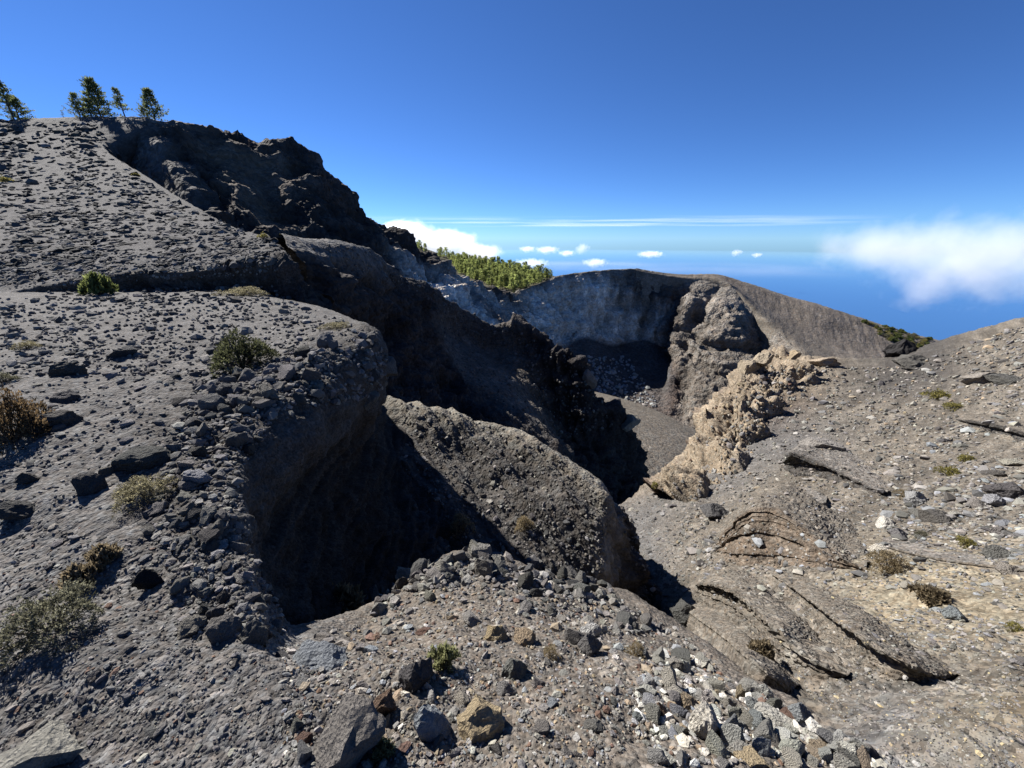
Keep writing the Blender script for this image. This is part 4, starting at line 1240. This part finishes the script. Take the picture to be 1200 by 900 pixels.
# ---- pines
def pine(seed, height=1.0, width=.33, whorls=13, per=7, needles=26, bare=.16, col=(.05, .068, .028), tip=(.20, .22, .09), leaf=.05, lean=0.0, droop=.25, sparse=0.0):
    rs = np.random.RandomState(seed)
    top = np.array((lean, lean * .3, height))
    trunk = tube([(0, 0, -.06), top * .3, top * .65 + np.array((.01, -.01, 0)), top], [.024, .019, .011, .003], 6)
    wood = [trunk]
    CC, DD = [], []
    for i in range(whorls):
        f = bare + (1 - bare) * (i + .5) / whorls
        base = top * f
        reach = width * (1 - f) ** .75 * (.75 + .5 * rs.rand()) + .035
        for k in range(per):
            if rs.rand() < sparse:
                continue
            a = 2 * math.pi * (k + rs.rand() * .8) / per + i * 1.1
            rr = reach * rs.uniform(.55, 1.15)
            d = np.array((math.cos(a), math.sin(a), rs.uniform(.05, .55)))
            end = base + d * rr
            wood.append(tube([base, base + d * rr * .55 - np.array((0, 0, droop * rr * .1)), end], [.007, .004, .002], 3))
            nn = needles
            t = rs.uniform(.25, 1.05, nn)[:, None]
            CC.append(base + (end - base) * t + rs.normal(size=(nn, 3)) * .02)
            DD.append(np.tile(d * .6, (nn, 1)) + np.array((0, 0, .45)) + rs.normal(size=(nn, 3)) * .6)
    C = np.concatenate(CC); D = np.concatenate(DD)
    tf = rs.uniform(0, 1, len(C))[:, None]
    cols = np.array(col) * (1 - tf) + np.array(tip) * tf
    V, F, c = blades(C, D, leaf, leaf * .36, rs, cols)
    crown = new_mesh('crown', V, F, False, c); crown.materials.append(M_leaf)
    tm = new_mesh('trunk', *trunk); tm.materials.append(M_wood)
    V2, F2 = join(wood[1:])
    bm_ = new_mesh('limbs', V2, F2); bm_.materials.append(M_wood)
    return tm, bm_, crown

def plant_pine(p, hgt, meshes, label, group=None, yaw=0.0, wide=1.0, names=('trunk', 'limbs', 'crown')):
    root = bpy.data.objects.new('pine_tree', None)
    root.matrix_world = Matrix.Translation(p) @ Matrix.Rotation(yaw, 4, 'Z') @ Matrix.Diagonal((hgt * wide, hgt * wide, hgt, 1))
    COL.objects.link(root)
    for nme, me in zip(names, meshes):
        o = bpy.data.objects.new(nme, me)
        COL.objects.link(o)
        o.parent = root
    tag(root, label, 'tree', group)
    return root

def at_crest(x, y, Y=119.0):
    for yy in range(int(y) - 6, int(y) + 30):
        h = hit(x, yy)
        if h and h[3] in ('cinder_slope', 'crater_wall'):
            return h
    return None

PN = dict(leaf=.075)
sky_pines = [
 (10, 143, 46, pine(21, width=.30, whorls=12, per=5, needles=22, bare=.42, sparse=.35, lean=-.05, **PN), 'tall thin pine at the left edge of the skyline, bare below', .9),
 (16, 144, 28, pine(22, width=.5, whorls=9, per=8, needles=34, bare=.05, **PN), 'low bushy pine in front of the tall one at the left edge', 1.2),
 (68, 140, 11, pine(23, width=.3, whorls=7, per=5, needles=14, sparse=.3, **PN), 'tiny seedling pine alone on the skyline left of the clump', 1.0),
 (88, 140, 28, pine(24, width=.42, whorls=10, per=6, needles=24, bare=.08, **PN), 'short pine at the left of the skyline clump', 1.0),
 (112, 139, 41, pine(25, width=.42, whorls=14, per=6, needles=30, bare=.05, **PN), 'tallest and densest pine of the skyline clump', 1.0),
 (101, 140, 22, pine(26, width=.5, whorls=8, per=8, needles=34, bare=.03, col=(.07, .085, .03), tip=(.16, .17, .055), **PN), 'light green low pine in the middle of the skyline clump', 1.1),
 (141, 138, 32, pine(27, width=.3, whorls=11, per=5, needles=22, bare=.3, sparse=.2, lean=-.06, **PN), 'slender open pine standing right of the skyline clump', 1.0),
 (176, 142, 33, pine(28, width=.44, whorls=12, per=6, needles=30, bare=.06, **PN), 'rounded dense pine farthest right on the skyline', 1.05),
 (164, 142, 15, pine(29, width=.5, whorls=7, per=7, needles=28, bare=.02, col=(.07, .085, .03), tip=(.16, .17, .055), **PN), 'low light green pine at the left foot of the rounded one', 1.1),
]
for (x, y, hpx, ms, label, wide) in sky_pines:
    h = at_crest(x, y)
    if h is None:
        continue
    p, n_, Z, nm = h
    plant_pine(p + Vector((0, 1.5, -.4)), hpx / FPX * Z * .98, ms, label, None, rng.uniform(0, .4), wide)

FOREST = [pine(50 + k, width=.28 + .06 * (k % 4), whorls=8 + k % 3, per=6, needles=8, bare=.08 + .05 * (k % 3), leaf=.15, sparse=.1 + .06 * (k % 3),
               col=tuple(c * (.7 + .12 * ((k * 3) % 5)) for c in (.09, .115, .036)), tip=tuple(c * (.65 + .12 * ((k * 3) % 5)) for c in (.40, .44, .14))) for k in range(8)]
spots = []
fpoly = [(462,276),(480,283),(500,296),(545,306),(600,317),(672,331),(655,338),(590,349),(545,342),(500,318),(470,300)]
for k in range(9000):
    x = rng.uniform(455, 675); y = rng.uniform(272, 350)
    if not inside(fpoly, x, y):
        continue
    h = hit(x, y)
    if h is None or h[3] != 'wooded_hill':
        continue
    q = Vector((x, y * 1.9))
    near = 2.3 + 1.9 * rng.random()
    if any((q - s[1]).length < near for s in spots):
        continue
    spots.append((h, q))
spots.sort(key=lambda s: s[0][2])
for i, (h, q) in enumerate(spots[:290]):
    p, n_, Z, nm = h
    plant_pine(p + Vector((0, 0, -.4)), rng.uniform(8, 17), FOREST[i % 8], 'green pine in the sunlit wood on the hill beyond the crater', 'pines of the wood beyond the crater', rng.uniform(0, 6.28), rng.uniform(.85, 1.15))

# ================================================================== clouds
def cloud_mat(name, density, blobs, scale, cut, detail=7.0, soft=1.6, aspect=(1, 1, 1), bite=2.4):
    """Water droplets: density from a sum of soft blobs (object space: centre, half axes) eaten away by noise."""
    m, nt, out = node_mat(name)
    L = nt.links
    tc = nd(nt, 'ShaderNodeTexCoord').outputs['Object']
    nz = nd(nt, 'ShaderNodeTexNoise', Scale=scale, Detail=detail, Roughness=0.58)
    st = nd(nt, 'ShaderNodeVectorMath', operation='MULTIPLY')
    L.new(tc, st.inputs[0]); st.inputs[1].default_value = aspect
    L.new(st.outputs[0], nz.inputs['Vector'])
    total = None
    for (c, s, wgt) in blobs:
        v1 = nd(nt, 'ShaderNodeVectorMath', operation='SUBTRACT')
        L.new(tc, v1.inputs[0]); v1.inputs[1].default_value = c
        v2 = nd(nt, 'ShaderNodeVectorMath', operation='DIVIDE')
        L.new(v1.outputs[0], v2.inputs[0]); v2.inputs[1].default_value = s
        ln = nd(nt, 'ShaderNodeVectorMath', operation='LENGTH')
        L.new(v2.outputs[0], ln.inputs[0])
        f = mathn(nt, 'MULTIPLY', mathn(nt, 'MAXIMUM', mathn(nt, 'SUBTRACT', 1.0, ln.outputs['Value']), 0.0), wgt)
        total = f if total is None else mathn(nt, 'MAXIMUM', total, f)
    d = mathn(nt, 'ADD', mathn(nt, 'MULTIPLY', total, soft), mathn(nt, 'MULTIPLY_ADD', nz.outputs[0], bite, -.5 * bite - cut))
    inside_ = mathn(nt, 'GREATER_THAN', total, 0.01)
    d = mathn(nt, 'MULTIPLY', mathn(nt, 'MULTIPLY', mathn(nt, 'MAXIMUM', d, 0.0), inside_), density)
    vs = nd(nt, 'ShaderNodeVolumePrincipled')
    vs.inputs['Color'].default_value = (1, 1, 1, 1)
    vs.inputs['Anisotropy'].default_value = 0.25
    L.new(d, vs.inputs['Density'])
    L.new(vs.outputs[0], out.inputs['Volume'])
    m.cycles.volume_step_rate = 0.5
    return m

def cloud(x, y, Y, wpx, hpx, dens, blobs, label, scale=2.2, cut=.62, depth=.6, group=None, soft=1.6, bite=2.4):
    v = (450 - y) / FPX
    Z = Y / (CT + v * ST)
    a, b = wpx * .5 / FPX * Z, hpx * .5 / FPX * Z
    V, F = ICO[3]
    o = bpy.data.objects.new('cloud', new_mesh('cloud', V * 1.0, F))
    o.data.materials.append(cloud_mat('cloud_vapour', dens / b, blobs, scale, cut, soft=soft, aspect=(a / b, a * depth / b, 1.0), bite=bite))
    o.matrix_world = Matrix.Translation(Vector(P(x, y, Y))) @ Matrix.Diagonal((a, a * depth, b, 1))
    COL.objects.link(o)
    tag(o, label, 'cloud', group)

one = [((0, 0, 0), (1, 1, 1), 1.0)]
cloud(1112, 304, 2600, 360, 145, .8, [((.10, 0, .0), (.60, .9, .95), 1.0), ((-.42, 0, .16), (.55, .7, .50), .95), ((.55, 0, -.15), (.45, .9, .8), .7)], 'large soft grey white cloud hanging over the sea at right', scale=2.0, cut=.46, soft=2.0, bite=3.4)
cloud(516, 287, 2600, 170, 70, 2.6, [((-.45, 0, .38), (.55, 1, .5), 1.0), ((.0, 0, .05), (.6, 1, .6), 1.0), ((.45, 0, -.3), (.5, 1, .5), 1.0)], 'bright white cloud bank pouring behind the wooded hill', scale=1.5, cut=.35, soft=1.7)
for (x, y, w_, h_, lab) in [
 (641, 293, 30, 10, 'small flat white cloud nearest the wooded hill'),
 (618, 292, 22, 8, 'faint small cloud left of the flat white one'),
 (682, 291, 18, 14, 'small upright cloud tuft in the row over the sea'),
 (664, 297, 22, 8, 'faint cloud left of the upright tuft'),
 (697, 308, 32, 12, 'bright small cloud lowest in the row, above the crater rim'),
 (762, 298, 34, 9, 'lone flat small cloud right of the bright low one'),
 (863, 296, 14, 9, 'tiny white puff over the sea right of the crater'),
 (887, 299, 14, 6, 'tinier flat puff right of the white puff over the sea'),
 (622, 309, 44, 14, 'white cloud edge showing just over the trees of the wood'),
]:
    cloud(x, y, 16000, w_ * 1.15, h_ * 1.15, 1.0, one, lab, scale=1.3, cut=.32, depth=.8, soft=1.3)

def cirrus():
    m, nt, out = node_mat('ice_cloud')
    L = nt.links
    geo = nd(nt, 'ShaderNodeNewGeometry')
    mp = nd(nt, 'ShaderNodeMapping')
    mp.inputs['Scale'].default_value = (1 / 80000, 1 / 48000, 0)
    mp.inputs['Location'].default_value = (.3, .45, 0)
    L.new(geo.outputs['Position'], mp.inputs['Vector'])
    nz = nd(nt, 'ShaderNodeTexNoise', Scale=1.0, Detail=6.0, Roughness=.55)
    L.new(mp.outputs[0], nz.inputs['Vector'])
    sp = nd(nt, 'ShaderNodeSeparateXYZ')
    L.new(geo.outputs['Position'], sp.inputs[0])
    # a band of streaks, thinning out to its edges
    ex = mathn(nt, 'MAXIMUM', mathn(nt, 'SUBTRACT', 1.0, mathn(nt, 'POWER', mathn(nt, 'DIVIDE', mathn(nt, 'ABSOLUTE', mathn(nt, 'SUBTRACT', sp.outputs[0], 40000.0)), 135000.0), 2.0)), 0.0)
    ey = mathn(nt, 'MAXIMUM', mathn(nt, 'SUBTRACT', 1.0, mathn(nt, 'POWER', mathn(nt, 'DIVIDE', mathn(nt, 'ABSOLUTE', mathn(nt, 'SUBTRACT', sp.outputs[1], 215000.0)), 75000.0), 2.0)), 0.0)
    a = mathn(nt, 'MULTIPLY', mathn(nt, 'MULTIPLY', mathn(nt, 'MAXIMUM', mathn(nt, 'SUBTRACT', nz.outputs[0], .43), 0.0), 2.0), mathn(nt, 'MULTIPLY', ex, ey))
    a = mathn(nt, 'MINIMUM', a, .45)
    d = nd(nt, 'ShaderNodeBsdfDiffuse'); d.inputs[0].default_value = (.9, .92, .95, 1)
    t = nd(nt, 'ShaderNodeBsdfTranslucent'); t.inputs[0].default_value = (.9, .92, .95, 1)
    ms = nd(nt, 'ShaderNodeMixShader'); ms.inputs[0].default_value = .7
    L.new(d.outputs[0], ms.inputs[1]); L.new(t.outputs[0], ms.inputs[2])
    tr = nd(nt, 'ShaderNodeBsdfTransparent')
    mx = nd(nt, 'ShaderNodeMixShader')
    L.new(a, mx.inputs[0]); L.new(tr.outputs[0], mx.inputs[1]); L.new(ms.outputs[0], mx.inputs[2])
    L.new(mx.outputs[0], out.inputs[0])
    xs = np.linspace(-110000, 190000, 12); ys = np.linspace(130000, 300000, 8)
    V = np.array([(x, y, 7400 + 250 * math.sin(x / 40000 + y / 30000)) for y in ys for x in xs])
    idx = np.arange(len(V)).reshape(8, 12)
    F = np.stack([idx[:-1, :-1], idx[:-1, 1:], idx[1:, 1:], idx[1:, :-1]], -1).reshape(-1, 4)
    o = link('cirrus_cloud', new_mesh('cirrus_cloud', V, F), m)
    tag(o, 'long thin white streaks of high cloud low in the blue sky', 'cloud')
cirrus()
